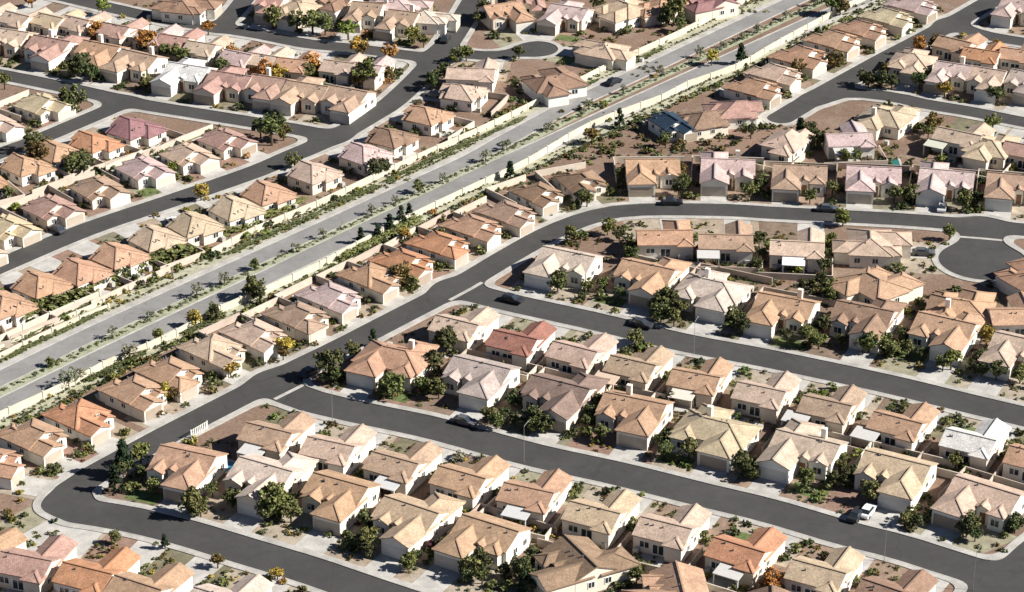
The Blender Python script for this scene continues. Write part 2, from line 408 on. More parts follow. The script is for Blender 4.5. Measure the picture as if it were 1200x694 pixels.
    if cover:                                          # rear shade cover, white or tile coloured
        cw = 4.4; cx = cover[0] * hw * sg
        patio_cover(h, cx - cw / 2, cx + cw / 2, (yb - 3.4), yb - .02, 2.65, cover[1])
    ax = hw * .8 * sg * r.choice((-1, 1, 1)); ay = bb - .7
    Mesh().box(ax - .45, ax + .45, ay - .45, ay + .45, 0, 1.0).make('air_conditioner', 'plastic', h, (.42, .41, .38))
    if r.random() < .3 and kind in 'SQ':
        cx_ = -hw * .35 * sg; Mesh().box(cx_ - .45, cx_ + .45, yb + 1.2, yb + 2.0, ze - .5, ze + 2.6).make('chimney', 'stucco', h, wc)
    for k in range(r.choice((1, 2, 2, 3))):
        vx = r.uniform(-.75, .3) * hw * sg; vy = r.uniform(-2.6, -1.2)
        if kind == 'D': zz = ze + .25 + (hw - abs(vx)) * PITCH_T; vy -= 1.5
        else: zz = ze + (vy - yb if vy < (yb + ym) / 2 else ym - vy) * PITCH_T
        link('vent_pipe', VENT, h, None, (vx, vy, zz))
    lab = lab or f"{RNAME[rc]} roofed house"
    thing(h, lab, f"{ORD[idx]} from left in the row {row_label}", 'house', 'tile roofed tract houses')
    h.scale = (sc, sc, sc); hw, front, bb, gx = hw * sc, front * sc, bb * sc, gx * sc
    HOUSES.append(dict(x=x, y=y, rz=rz, hw=hw, front=front, back=bb, ref=ref, road=road, lot=lot, gx=gx, d=d, r=r, yard=yard, kind=kind, sg=sg, skip=skip_drive, backlen=back, idx=idx, lx=lx))
    return h

# ------------------------------------------------------------------ roads
def spline(P, step=2.0):
    """Catmull-Rom through the surveyed points"""
    P = [np.array(p) for p in P]; P = [2 * P[0] - P[1]] + P + [2 * P[-1] - P[-2]]; out = []
    for i in range(1, len(P) - 2):
        n = max(2, int(np.linalg.norm(P[i + 1] - P[i]) / step))
        for k in range(n):
            t = k / n; a, b, c, d = P[i - 1], P[i], P[i + 1], P[i + 2]
            out.append(tuple(.5 * (2 * b + (c - a) * t + (2 * a - 5 * b + 4 * c - d) * t * t + (3 * b - a - 3 * c + d) * t ** 3)))
    out.append(tuple(P[-2])); return out
def road(name, pix, half):
    ROADS[name] = dict(pts=spline([gp(*p) for p in pix]), half=half)
road('A', [(322, 447), (340, 462), (365, 471), (430, 486), (510, 503), (625, 534), (725, 556), (825, 581), (900, 599), (992, 626), (1055, 642), (1137, 668), (1240, 698)], 3.75)
road('B', [(530, 338), (560, 346), (600, 356), (700, 378), (800, 402), (900, 421), (1037, 450), (1120, 470), (1200, 489), (1280, 508)], 3.5)
road('C', [(78, 590), (95, 600), (140, 607), (210, 623), (290, 647), (360, 668), (430, 692), (520, 722)], 3.7)
road('D', [(78, 590), (86, 573), (110, 557), (150, 535), (200, 508), (260, 477), (330, 441), (400, 407), (460, 376), (520, 345), (560, 322), (600, 298), (650, 271), (700, 253), (750, 246.5), (850, 247), (900, 250), (1050, 257.5), (1120, 263), (1200, 270), (1300, 279)], 3.0)
road('X', [(1150, 265), (1150, 305)], 4.2)
road('M', [(1110, 735), (1170, 693), (1215, 650), (1290, 590)], 3.6)
road('F', [(915, 139), (950, 118), (1000, 90), (1040, 68), (1080, 47), (1130, 20), (1175, -6), (1230, -36)], 3.1)
road('G', [(960, 116), (985, 110), (1010, 110), (1050, 115), (1080, 122), (1140, 132), (1200, 144), (1290, 160)], 2.8)
road('N', [(1112, 28), (1150, 41), (1200, 50), (1290, 62)], 2.8)
road('H', [(-60, 338), (0, 312), (100, 270), (200, 236), (298, 202), (340, 184), (388, 163), (437, 135), (460, 120), (490, 92), (515, 64), (535, 35), (556, 0), (572, -30)], 3.1)
road('I', [(-60, 78), (0, 88), (80, 104), (160, 122), (227, 133), (290, 143), (345, 152), (392, 161)], 2.8)
road('J', [(-20, -20), (60, -6), (130, 10), (200, 25), (298, 40), (360, 52), (420, 58), (490, 67), (512, 68)], 2.8)
road('J2', [(256, 33), (275, 14), (295, -12)], 2.6)
road('K', [(-50, 198), (0, 180), (40, 166), (90, 145), (130, 128), (142, 120)], 2.8)
road('L', [(520, 60), (545, 64), (575, 66), (605, 62), (632, 58)], 2.8)
CIRC = [(gp(1152, 306), 8.7), (gp(628, 58), 5.0)]
ARTERIAL_N = spline([gp(*p) for p in [(-220, 552), (-60, 473), (0, 444), (100, 395), (175, 360), (300, 303), (405, 255), (480, 220), (550, 188), (600, 160), (675, 120), (725, 97), (800, 62), (898, 16), (950, -8), (1010, -36)]], 3)
ARTERIAL_S = spline([gp(*p) for p in [(-220, 585), (-60, 506), (0, 477), (75, 440), (160, 398), (300, 331), (395, 285), (550, 210), (637, 170), (740, 122), (850, 72), (900, 49), (973, 16), (1010, 0), (1080, -30)]], 3)

def seg_dist(X, Y, P):
    D = np.full(X.shape, 1e9)
    for (ax, ay), (bx, by) in zip(P[:-1], P[1:]):
        dx, dy = bx - ax, by - ay; L = dx * dx + dy * dy + 1e-9
        t = np.clip(((X - ax) * dx + (Y - ay) * dy) / L, 0, 1)
        D = np.minimum(D, np.hypot(X - ax - t * dx, Y - ay - t * dy))
    return D
GS = .6
gx = np.arange(-150, 172, GS); gy = np.arange(-122, 262, GS)
SD = np.full((len(gy), len(gx)), 60.0)
def smin(a, b, k):
    h = np.clip(.5 + .5 * (b - a) / k, 0, 1); return b * (1 - h) + a * h - k * h * (1 - h)
for nme, rd in ROADS.items():
    P = np.array(rd['pts'])
    x0, y0 = P.min(0) - 14; x1, y1 = P.max(0) + 14
    ix = slice(max(0, int((x0 - gx[0]) / GS)), max(0, int((x1 - gx[0]) / GS) + 1)); iy = slice(max(0, int((y0 - gy[0]) / GS)), max(0, int((y1 - gy[0]) / GS) + 1))
    if ix.start >= ix.stop or iy.start >= iy.stop: continue
    Xs, Ys = np.meshgrid(gx[ix], gy[iy])
    if Xs.size == 0: continue
    SD[iy, ix] = smin(SD[iy, ix], seg_dist(Xs, Ys, rd['pts'][::2] + rd['pts'][-1:]) - rd['half'], 3.2)
XX, YY = np.meshgrid(gx, gy)
for (c, rad) in CIRC: SD = smin(SD, np.hypot(XX - c[0], YY - c[1]) - rad, 3.0)
def sd_at(x, y):
    i = (x - gx[0]) / GS; j = (y - gy[0]) / GS
    i0 = int(min(max(i, 0), len(gx) - 2)); j0 = int(min(max(j, 0), len(gy) - 2)); a, b = i - i0, j - j0
    return SD[j0, i0] * (1 - a) * (1 - b) + SD[j0, i0 + 1] * a * (1 - b) + SD[j0 + 1, i0] * (1 - a) * b + SD[j0 + 1, i0 + 1] * a * b

def band_mesh(lo, hi, z):
    """sheet where lo < distance to the road edge < hi (marching over the survey grid, cut at the exact edge)"""
    V, F, idx = [], [], {}
    def vert(p):
        k = (round(p[0], 3), round(p[1], 3))
        if k not in idx: idx[k] = len(V); V.append((k[0], k[1], z))
        return idx[k]
    ny, nx = SD.shape
    mn = np.minimum(np.minimum(SD[:-1, :-1], SD[1:, :-1]), np.minimum(SD[:-1, 1:], SD[1:, 1:])); mxx = np.maximum(np.maximum(SD[:-1, :-1], SD[1:, :-1]), np.maximum(SD[:-1, 1:], SD[1:, 1:]))
    full = (mn >= lo) & (mxx <= hi); part = (mxx > lo) & (mn < hi) & ~full
    for j in range(ny - 1):                            # runs of whole cells become one strip
        row = full[j]; i = 0
        on = np.flatnonzero(np.diff(np.concatenate(([0], row.astype(np.int8), [0]))))
        for s, e in zip(on[::2], on[1::2]):
            F.append(tuple(vert(p) for p in ((gx[s], gy[j]), (gx[e], gy[j]), (gx[e], gy[j + 1]), (gx[s], gy[j + 1]))))
    def clip(poly, lim, keep_less):
        out = []
        for a, b in zip(poly, poly[1:] + poly[:1]):
            ia = (a[2] < lim) == keep_less; ib = (b[2] < lim) == keep_less
            if ia: out.append(a)
            if ia != ib:
                t = (lim - a[2]) / (b[2] - a[2]); out.append((a[0] + (b[0] - a[0]) * t, a[1] + (b[1] - a[1]) * t, lim))
        return out
    for j, i in zip(*np.nonzero(part)):
        poly = [(gx[i], gy[j], SD[j, i]), (gx[i + 1], gy[j], SD[j, i + 1]), (gx[i + 1], gy[j + 1], SD[j + 1, i + 1]), (gx[i], gy[j + 1], SD[j + 1, i])]
        poly = clip(poly, hi, True) if hi < 50 else poly
        poly = clip(poly, lo, False) if lo > -50 and len(poly) > 2 else poly
        f = []
        for p in poly:
            k = vert(p)
            if not f or f[-1] != k: f.append(k)
        if len(f) > 2 and f[0] == f[-1]: f.pop()
        if len(f) > 2: F.append(tuple(f))
    return V, F
CURB_H = .14
V, F = band_mesh(-60, .01, .02)
structure(link('residential_road', mesh('residential_road', V, F, 'asphalt')))
def extrude(V, F, z0):
    """give a sheet its depth: side faces down along its boundary"""
    cnt = {}
    for f in F:
        for a, b in zip(f, f[1:] + f[:1]): cnt[(a, b)] = 1
    n = len(V); W = V + [(x, y, z0) for x, y, _ in V]; G = list(F)
    for (a, b) in cnt:
        if (b, a) not in cnt: G.append((b, a, a + n, b + n))
    return W, G
V, F = band_mesh(0.0, .22, CURB_H + .015)
structure(link('kerb', mesh('kerb', *extrude(V, F, 0.0), 'sidewalk_concrete')))
V, F = band_mesh(.22, 1.3, CURB_H)
structure(link('pavement', mesh('pavement', *extrude(V, F, 0.0), 'sidewalk_concrete')))

# ground sheet out to the horizon
structure(link('ground', mesh('ground', [(-4000, -1500, 0), (4000, -1500, 0), (4000, 6000, 0), (-4000, 6000, 0)], [(0, 1, 2, 3)], 'desert_gravel')))

# boulevard
def ribbon(P, o0, o1, z):
    V, F = [], []
    for i, p in enumerate(P):
        a = np.array(P[max(0, i - 1)]); b = np.array(P[min(len(P) - 1, i + 1)]); d = (b - a) / np.linalg.norm(b - a); n = np.array((-d[1], d[0]))
        for o in (o0, o1): V.append((p[0] + n[0] * o, p[1] + n[1] * o, z))
    for i in range(len(P) - 1): F.append((2 * i + 1, 2 * i, 2 * i + 2, 2 * i + 3))
    return V, F
def slab(name, P, o0, o1, z, m, colour=None):
    V, F = ribbon(P, o0, o1, z)
    return structure(link(name, mesh(name, *extrude(V, F, 0.0), m), None, colour))
CW = 2.45
structure(link('boulevard', mesh('boulevard', *ribbon(ARTERIAL_N, -CW, CW, .020), 'old_asphalt')))
structure(link('boulevard', mesh('boulevard', *ribbon(ARTERIAL_S, -CW, CW, .020), 'old_asphalt')))
def mid(t):
    n = len(ARTERIAL_N); return None
def closest(P, q):
    P = np.array(P); return P[np.argmin(np.hypot(P[:, 0] - q[0], P[:, 1] - q[1]))]
MED = []
SN = np.array(ARTERIAL_S)
for p in ARTERIAL_N:
    c = closest(SN, p); MED.append(((p[0] + c[0]) / 2, (p[1] + c[1]) / 2))
def smooth(P, k=5):
    P = np.array(P); out = P.copy()
    for i in range(len(P)):
        a = max(0, i - k); b = min(len(P), i + k + 1); out[i] = P[a:b].mean(0)
    return [tuple(q) for q in out[k:-k]]
MED = smooth(MED)
V, F = ribbon(MED, -.9, .9, .012)
structure(link('median_strip', mesh('median_strip', *ribbon(MED, -1.35, 1.35, CURB_H), 'yard_gravel'), None, (.30, .31, .22)))
for P, s in ((ARTERIAL_N, 1), (ARTERIAL_S, -1)):
    a, b = sorted((s * CW, s * (CW + .3))); slab('kerb', P, a, b, CURB_H + .01, 'sidewalk_concrete')
    a, b = sorted((s * (CW + .3), s * (CW + 1.5))); slab('pavement', P, a, b, CURB_H, 'sidewalk_concrete')
    a, b = sorted((s * (CW + 1.5), s * (CW + 5.2))); structure(link('planting_strip', mesh('planting_strip', *ribbon(P, a, b, .06), 'yard_gravel'), None, (.35, .34, .25)))
    a, b = sorted((-s * CW, -s * (CW + .25))); slab('kerb', P, a, b, CURB_H + .012, 'sidewalk_concrete')

# ------------------------------------------------------------------ houses, row by row (spots surveyed from the photograph, left to right)
PH = {}
def row(key, ref, label, road_, kind, lot, items, back=8.0, W=None, sc=1.0):
    for k, it in enumerate(items):
        px, py, rc = it[:3]; o = dict(it[3]) if len(it) > 3 else {}
        o.setdefault('back', back); kd = o.pop('kind', kind); rd = o.pop('road', road_); o.setdefault('W', W); o.setdefault('sc', sc if kd == 'D' else 1.0)
        build_house(px, py, rd, kd, rc, o.pop('lot', lot), ref, label, k + 1, hash((px * 131 + py * 7)) % 99991, **o)
WHT = (.50, .49, .47)
row('Af', 'above lower street', 'above the long lower street', 'A', 'S', 15.6, [
    (455, 424, 'orange', dict(kind='Q', side='L', W=12.5)), (553, 444, 'grey', dict(var=0)), (645, 467, 'cocoa', dict(var=1)), (735, 487, 'cinn', dict(var=0)),
    (832, 509, 'sand', dict(kind='Q')), (937, 533, 'tan', dict(var=1, side='L')), (1042, 558, 'olive', dict(var=0)), (1145, 590, 'tan', dict(var=2, side='L'))])
row('Bs', 'below middle street', 'below the middle right street', 'B', 'N', 12.8, [
    (540, 379, 'tan', dict(kind='N')), (607, 396, 'rust', {}), (678, 410, 'tan', {}), (745, 426, 'umber', dict(cover=(-.7, (.55, .42, .33)))), (818, 441, 'cinn', dict(cover=(-.2, (.6, .55, .48)))),
    (895, 457, 'tan', {}), (972, 473, 'umber', dict(cover=(-.9, WHT))), (1055, 493, 'cinn', dict(cover=(-.9, WHT))), (1140, 513, 'white', {}), (1215, 533, 'orange', {})])
row('As', 'below lower street', 'below the long lower street', 'A', 'N', 12.8, [
    (320, 505, 'umber', dict(cover=(-.1, WHT))), (392, 521, 'tan', {}), (468, 540, 'umber', dict(cover=(.3, (.5, .5, .5)))), (546, 557, 'cinn', {}), (623, 575, 'cinn', dict(cover=(.0, (.5, .5, .5)))),
    (701, 598, 'olive', {}), (784, 616, 'tan', {}), (870, 642, 'terra', dict(cover=(.2, WHT))), (963, 667, 'olive', {}), (1045, 692, 'brown', {})])
row('Cf', 'above bottom street', 'above the bottom left street', 'C', 'S', 14.6, [
    (208, 550, 'cinn', dict(var=0)), (297, 565, 'pale', dict(var=1)), (385, 584, 'cinn', dict(var=0)), (467, 613, 'olive', dict(var=1)), (560, 635, 'cinn', dict(var=2, side='L')),
    (655, 662, 'brown', dict(var=3)), (768, 690, 'cinn', dict(var=0)), (875, 716, 'brown', dict(var=2))])
row('Cs', 'below bottom street', 'below the bottom left street', 'C', 'N', 12.8, [
    (-30, 640, 'cinn', {}), (36, 655, 'rose', {}), (108, 669, 'terra', {}), (168, 686, 'cinn', {}), (262, 700, 'pale', {}), (340, 722, 'brown', {})])
row('Dn', 'along diagonal street', 'along the diagonal street', 'D', 'D', 10.4, [
    (-12, 536, 'orange', dict(side='L')), (41, 507, 'cinn', dict(side='L')), (97, 484, 'terra', dict(side='L', var=1)), (160, 455, 'cinn', dict(side='L')), (202, 433, 'cinn', dict(side='L', var=2)),
    (253, 406, 'sand', dict(side='L', var=1)), (301, 388, 'tan', dict(side='L')), (352, 367, 'umber', dict(side='L', var=2)), (390, 344, 'pink', dict(side='L')),
    (438, 321, 'orange', dict(side='L', var=1)), (476, 303, 'terra', dict(side='L')), (518, 282, 'terra', dict(side='L', var=2)), (557, 262, 'orange', dict(side='L')), (597, 246, 'umber', dict(side='L'))], back=7, sc=0.94)
row('En', 'above bend street', 'above the curving right street', 'D', 'S', 15.5, [
    (632, 222, 'brown', dict(kind='D', side='L', lot=11)), (682, 208, 'brown', dict(kind='D', side='L', lot=12)), (766, 203, 'orange', dict(side='L', var=0)), (853, 203, 'pink', dict(side='L', var=1)), (937, 210, 'umber', dict(side='L', var=2)),
    (1024, 212, 'pink', dict(var=0, side='L')), (1108, 216, 'pink', dict(var=1, side='L')), (1188, 221, 'umber', dict(var=0, side='L'))], sc=0.85)
row('Es', 'below bend street', 'below the curving right street', 'D', 'N', 14.5, [
    (778, 274, 'orange', dict(var=1, W=10.8)), (850, 279, 'umber', dict(cover=(-.65, WHT), W=10.5)), (934, 287, 'tan', dict(cover=(-.1, (.75, .75, .75)))), (1036, 283, 'tan', dict(kind='Q', side='R', road='X')),
    (1036, 327, 'cinn', dict(kind='Q', road='X')), (1205, 318, 'orange', dict(kind='Q', road='X')), (1128, 352, 'orange', dict(kind='Q', road='X')), (1190, 366, 'cinn', dict(kind='N', road='X'))])
row('Bf', 'above middle street', 'above the middle right street', 'B', 'S', 15.2, [
    (657, 312, 'pale', dict(var=0, side='L')), (750, 327, 'cinn', dict(var=1)), (829, 343, 'pale', dict(kind='Q')), (914, 367, 'cinn', dict(var=0, side='L')), (1006, 377, 'brown', dict(var=1)), (1101, 391, 'cinn', dict(var=3)), (1192, 415, 'tan', dict(var=0, side='L'))])
row('Fn', 'along upper avenue', 'along the upper right avenue', 'F', 'D', 11, [
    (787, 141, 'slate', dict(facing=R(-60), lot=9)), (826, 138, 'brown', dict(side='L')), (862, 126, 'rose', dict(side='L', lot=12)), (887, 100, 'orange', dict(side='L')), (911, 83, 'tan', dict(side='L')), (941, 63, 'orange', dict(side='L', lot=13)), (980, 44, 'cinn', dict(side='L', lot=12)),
    (1012, 31, 'cinn', dict(side='L')), (1043, 17, 'yellow', dict(side='L')), (1072, 3, 'pink', dict(side='L'))], sc=0.96)
row('Gs', 'below side street', 'below the upper right side street', 'G', 'N', 14, [
    (922, 163, 'tan', dict(kind='D', road='F', facing=R(60), lot=10)), (993, 160, 'pink', dict(cover=(-.4, WHT))), (1044, 131, 'sand', dict(kind='Q', lot=13)), (1127, 158, 'tan', dict(cover=(-.7, (.5, .5, .42)))), (1165, 166, 'sand', dict(kind='Q', lot=12)), (1206, 174, 'rose', {})])
row('Gn', 'above side street', 'above the upper right side street', 'G', 'S', 12.5, [
    (1066, 74, 'tan', dict(kind='Q', lot=12)), (1112, 88, 'pink', dict(side='L')), (1152, 94, 'tan', dict(side='R')), (1198, 98, 'grey', {})])
row('Ns', 'below top right street', 'below the top right street', 'N', 'N', 12.5, [
    (1122, 50, 'cinn', {}), (1152, 62, 'terra', {}), (1195, 62, 'orange', {})])
row('Nn', 'above top right street', 'above the top right street', 'N', 'S', 14, [(1192, 12, 'pink', dict(side='L'))])
row('Hs', 'below upper curve', 'below the upper left curving street', 'H', 'D', 11, [
    (-35, 371, 'orange', dict(short=1)), (5, 355, 'orange', dict(short=1)), (47, 331, 'orange', dict(short=1)), (94, 316, 'orange', dict(short=1)), (138, 297, 'orange', dict(short=1)), (182, 277, 'sand', dict(short=1)), (227, 261, 'sand', dict(short=1)), (275, 242, 'sand', dict(short=1)), (313, 224, 'orange', dict(short=1)),
    (367, 200, 'tan', dict(short=1)), (427, 178, 'pink', dict(short=1)), (458, 159, 'brown', dict(short=1)), (500, 133, 'orange', dict(short=1)), (542, 106, 'tan', dict(short=1))], back=7, sc=0.95)
row('Hn', 'above upper curve', 'above the upper left curving street', 'H', 'D', 11.5, [
    (-32, 290, 'tan', {}), (8, 263, 'yellow', {}), (60, 240, 'rose', {}), (115, 217, 'umber', {}), (168, 194, 'pink', {}), (220, 178, 'tan', {}), (264, 160, 'rose', {})], back=7, sc=0.9)
row('Ks', 'below short street', 'below the short left street', 'K', 'D', 11, [
    (-22, 207, 'orange', {}), (28, 190, 'orange', {}), (66, 175, 'orange', {}), (108, 163, 'terra', {}), (155, 147, 'plum', dict(lot=13))], back=6, sc=0.88)
row('Kn', 'above short street', 'above the short left street', 'K', 'D', 12, [(-8, 142, 'tan', dict(lot=11)), (50, 119, 'yellow', {})], sc=0.92)
row('If', 'above upper street', 'above the upper left street', 'I', 'S', 14.5, [
    (2, 48, 'tan', dict(var=0, side='L')), (50, 58, 'rose', dict(var=1)), (108, 64, 'orange', dict(var=0)), (152, 75, 'umber', dict(var=2, side='L')), (212, 90, 'white', dict(var=3, side='L')), (262, 100, 'rose', dict(var=1, side='L')), (308, 104, 'rose', dict(var=0, W=9)), (352, 112, 'umber', dict(var=1, side='L')), (400, 118, 'umber', dict(var=0, W=9))])
row('Js', 'below top street', 'below the top left street', 'J', 'N', 10.6, [
    (-16, 15, 'tan', {}), (25, 20, 'tan', {}), (64, 22, 'sand', {}), (95, 25, 'tan', {}), (140, 33, 'rose', {}), (182, 41, 'pink', {}), (208, 46, 'rose', {}), (240, 54, 'tan', {}), (283, 65, 'pink', {}), (312, 68, 'tan', {}), (346, 73, 'orange', {}), (400, 76, 'tan', {}), (432, 79, 'pink', {})], W=7.4)
row('Jn', 'above top street', 'above the top left street', 'J', 'S', 13, [
    (228, 6, 'brown', dict(kind='Q', road='J2')), (312, 6, 'rose', dict(lot=11)), (342, 12, 'sand', dict(kind='Q', lot=11)), (388, 2, 'brown', {}), (426, 16, 'umber', dict(side='L', lot=12)), (466, 26, 'umber', dict(lot=12, side='L')), (478, 5, 'pink', dict(kind='Q', road='H', lot=11)), (510, 20, 'pale', dict(kind='Q', road='H', lot=10))])
row('Ln', 'above top cul-de-sac', 'above the top middle cul-de-sac', 'L', 'S', 14, [
    (596, 17, 'orange', dict(var=0)), (660, 20, 'pink', dict(var=1, side='L')), (722, 12, 'sand', dict(kind='Q')), (697, 55, 'sand', dict(kind='Q', lot=12)), (622, 3, 'rose', dict(lot=11, skip_drive=True)), (765, 8, 'orange', dict(kind='Q', lot=11, skip_drive=True)), (822, 3, 'plum', dict(kind='S', skip_drive=True))])
row('Ls', 'below top cul-de-sac', 'below the top middle cul-de-sac', 'L', 'N', 15, [
    (553, 84, 'tan', {}), (645, 90, 'brown', dict(kind='Q', lot=15))])

# ------------------------------------------------------------------ lots: drives, yards, patios, garden walls
GRAV = [(.25, .18, .135), (.31, .25, .19), (.19, .14, .105), (.26, .24, .17), (.20, .18, .13), (.33, .28, .22), (.24, .155, .12), (.16, .145, .095)]
def in_road(x, y, m=0.0): return sd_at(x, y) < m
def hw_pt(H, lx, ly):
    c, s = math.cos(H['rz']), math.sin(H['rz']); return (H['x'] + c * lx - s * ly, H['y'] + s * lx + c * ly)
def to_edge(H, lx, ly, lim):
    """metres from a spot straight out to the back of the pavement"""
    t = 0
    while t < 16:
        x, y = hw_pt(H, lx, ly + t)
        if sd_at(x, y) < lim: return t
        t += .25
    return None
def patch(name, H, x0, x1, y0, y1, z, m, colour, strips=6, lim=1.33):
    """yard sheet whose street side follows the back of the pavement"""
    V, F = [], []
    for k in range(strips + 1):
        xx = x0 + (x1 - x0) * k / strips
        e = y1
        if y1 is None:
            t = to_edge(H, xx, y0, lim); e = y0 + (t if t is not None else 4.0)
        a = hw_pt(H, xx, y0); b = hw_pt(H, xx, e); V += [(*a, z), (*b, z)]
    for k in range(strips): F.append((2 * k + 2, 2 * k + 3, 2 * k + 1, 2 * k) if True else None)
    F = [tuple(reversed(f)) for f in F]
    me = mesh(name, V, F, m)
    o = link(name, me, None, colour)
    return structure(o)
def blvd(x, y):
    return min(float(np.min(np.hypot(AN[:, 0] - x, AN[:, 1] - y))), float(np.min(np.hypot(AS_[:, 0] - x, AS_[:, 1] - y))))
AN, AS_ = np.array(ARTERIAL_N), np.array(ARTERIAL_S)
def free(H, x0, x1, y0, y1):
    return all(sd_at(*hw_pt(H, a, b)) > 1.6 and blvd(*hw_pt(H, a, b)) > 8 and clear_lot(*hw_pt(H, a, b), H) for a in (x0, (x0 + x1) / 2, x1) for b in (y0, (y0 + y1) / 2, y1))
def clear_lot(x, y, me):
    """nothing else built within the spot"""
    for H in HOUSES:
        if H is me: continue
        c, s = math.cos(-H['rz']), math.sin(-H['rz']); dx, dy = x - H['x'], y - H['y']; lx, ly = c * dx - s * dy, s * dx + c * dy
        if abs(lx) < H['hw'] + .3 and H['back'] - .3 < ly < H['front'] + .3: return False
    return True
for n, H in enumerate(HOUSES):
    r = H['r']; z = .008 + .004 * (n % 4)
    half = H['lot'] / 2 - .1
    if not H['skip'] and H['d'] < 26:
        c = H['yard'] or r.choice(GRAV)
        patch('front_yard', H, -half, half, H['front'] - 4.0, None, z, 'yard_gravel', c)
        t = to_edge(H, H['gx'], H['front'], 1.28)
        if t and t < 14: patch('driveway', H, H['gx'] - 2.7, H['gx'] + 2.7, H['front'] - .05, None, z + .03, 'concrete', None, 3, 1.27)
        if r.random() < .3:
            lx0 = -half * .9 if H['gx'] > 0 else half * .1
            if free(H, lx0, lx0 + half * .8, H['front'] - 1.5, H['front'] + 2.0): patch('lawn', H, lx0, lx0 + half * .8, H['front'] - 1.5, H['front'] + 2.0, z + .018, 'lawn', (.10, .13, .045), 2)
        # walk to the entry
    # back yard: patio slab and, now and then, grass
    yb = H['back']
    if r.random() < .75 and free(H, -H['hw'] * .6, H['hw'] * .35, yb - 3.6, yb - .5): patch('patio', H, -H['hw'] * .6, H['hw'] * .35, yb - 3.6, yb - .05, z + .02, 'concrete', None, 1)
    if r.random() < .35 and free(H, -H['hw'] * .9, H['hw'] * .5, yb - 7.0, yb - 3.8): patch('lawn', H, -H['hw'] * .9, H['hw'] * .5, yb - 7.0, yb - 3.8, z + .014, 'lawn', r.choice([(.07, .12, .035), (.12, .14, .06), (.16, .16, .08)]), 1)
    # garden wall between the lots: rear run and one return beside the house
    yw = yb - H['backlen'] * .62
    ok = all(sd_at(*hw_pt(H, xx, yw)) > 2 and blvd(*hw_pt(H, xx, yw)) > 7.5 and clear_lot(*hw_pt(H, xx, yw), H) for xx in (-half, 0, half))
    if ok:
        wcol = r.choice([(.50, .43, .36), (.55, .48, .40), (.44, .36, .30)])
        w = bpy.data.objects.new('garden_wall', None); COL.objects.link(w); w.location = (H['x'], H['y'], 0); w.rotation_euler = (0, 0, H['rz'])
        Mesh().box(-half - .02, half - .02, yw - .1, yw + .1, -.2, 1.45).make('wall_panel', 'block_wall', w, wcol)
        Mesh().box(half - .22, half - .02, yw + .11, -1.0, -.2, 1.43).make('wall_panel', 'block_wall', w, wcol)
        thing(w, 'tan block garden wall', f"behind the {ORD[H['idx']]} house {H['ref']}", 'wall', 'garden walls between the lots')

# ------------------------------------------------------------------ boulevard walls
def wall_run(pix, h, desc, where, colour):
    P = spline([gp(*p) for p in pix], 6.0)
    w = bpy.data.objects.new('boundary_wall', None); COL.objects.link(w); w.location = (*P[0], 0)
    for (ax, ay), (bx, by) in zip(P[:-1], P[1:]):
        L = math.hypot(bx - ax, by - ay); a = math.atan2(by - ay, bx - ax)
        o = Mesh().box(0, L - .35, -.1, .1, -.3, h).make('wall_panel', 'block_wall', w, colour); o.location = (ax - P[0][0], ay - P[0][1], 0); o.rotation_euler = (0, 0, a)
        p = Mesh().box(L - .35, L + .03, -.2, .2, -.3, h + .14).make('pillar', 'block_wall', w, colour); p.location = o.location; p.rotation_euler = (0, 0, a)
    thing(w, desc, where, 'wall', 'cream walls along the boulevard')
CREAM = (.54, .50, .40)
wall_run([(-30, 416), (0, 403), (60, 375), (118, 350)], 1.7, 'long cream block wall', 'above the terraces at the lower left', CREAM)
wall_run([(248, 300), (300, 273), (372, 243), (438, 212), (490, 188), (560, 157), (600, 138), (660, 108), (725, 75), (795, 43), (840, 20), (880, 0), (920, -18)], 1.55, 'long cream block wall', 'on the upper side of the boulevard', CREAM)
wall_run([(-30, 505), (12, 486), (90, 450), (122, 432), (174, 410), (208, 394), (260, 366), (308, 346), (376, 314), (395, 304), (480, 259), (570, 216), (620, 192), (692, 150), (776, 118), (806, 102), (863, 82), (915, 52), (994, 10), (1040, -12)], 1.55, 'long cream block wall', 'on the lower side of the boulevard', CREAM)
for k, (p, wd) in enumerate((([(-20, 421), (0, 411), (60, 382), (122, 356)], 'upper'), ([(-20, 428), (0, 419), (62, 389), (128, 361)], 'lower'))):
    wall_run(p, .9, f'low cream terrace wall, {wd} of the two', 'at the lower left', CREAM)

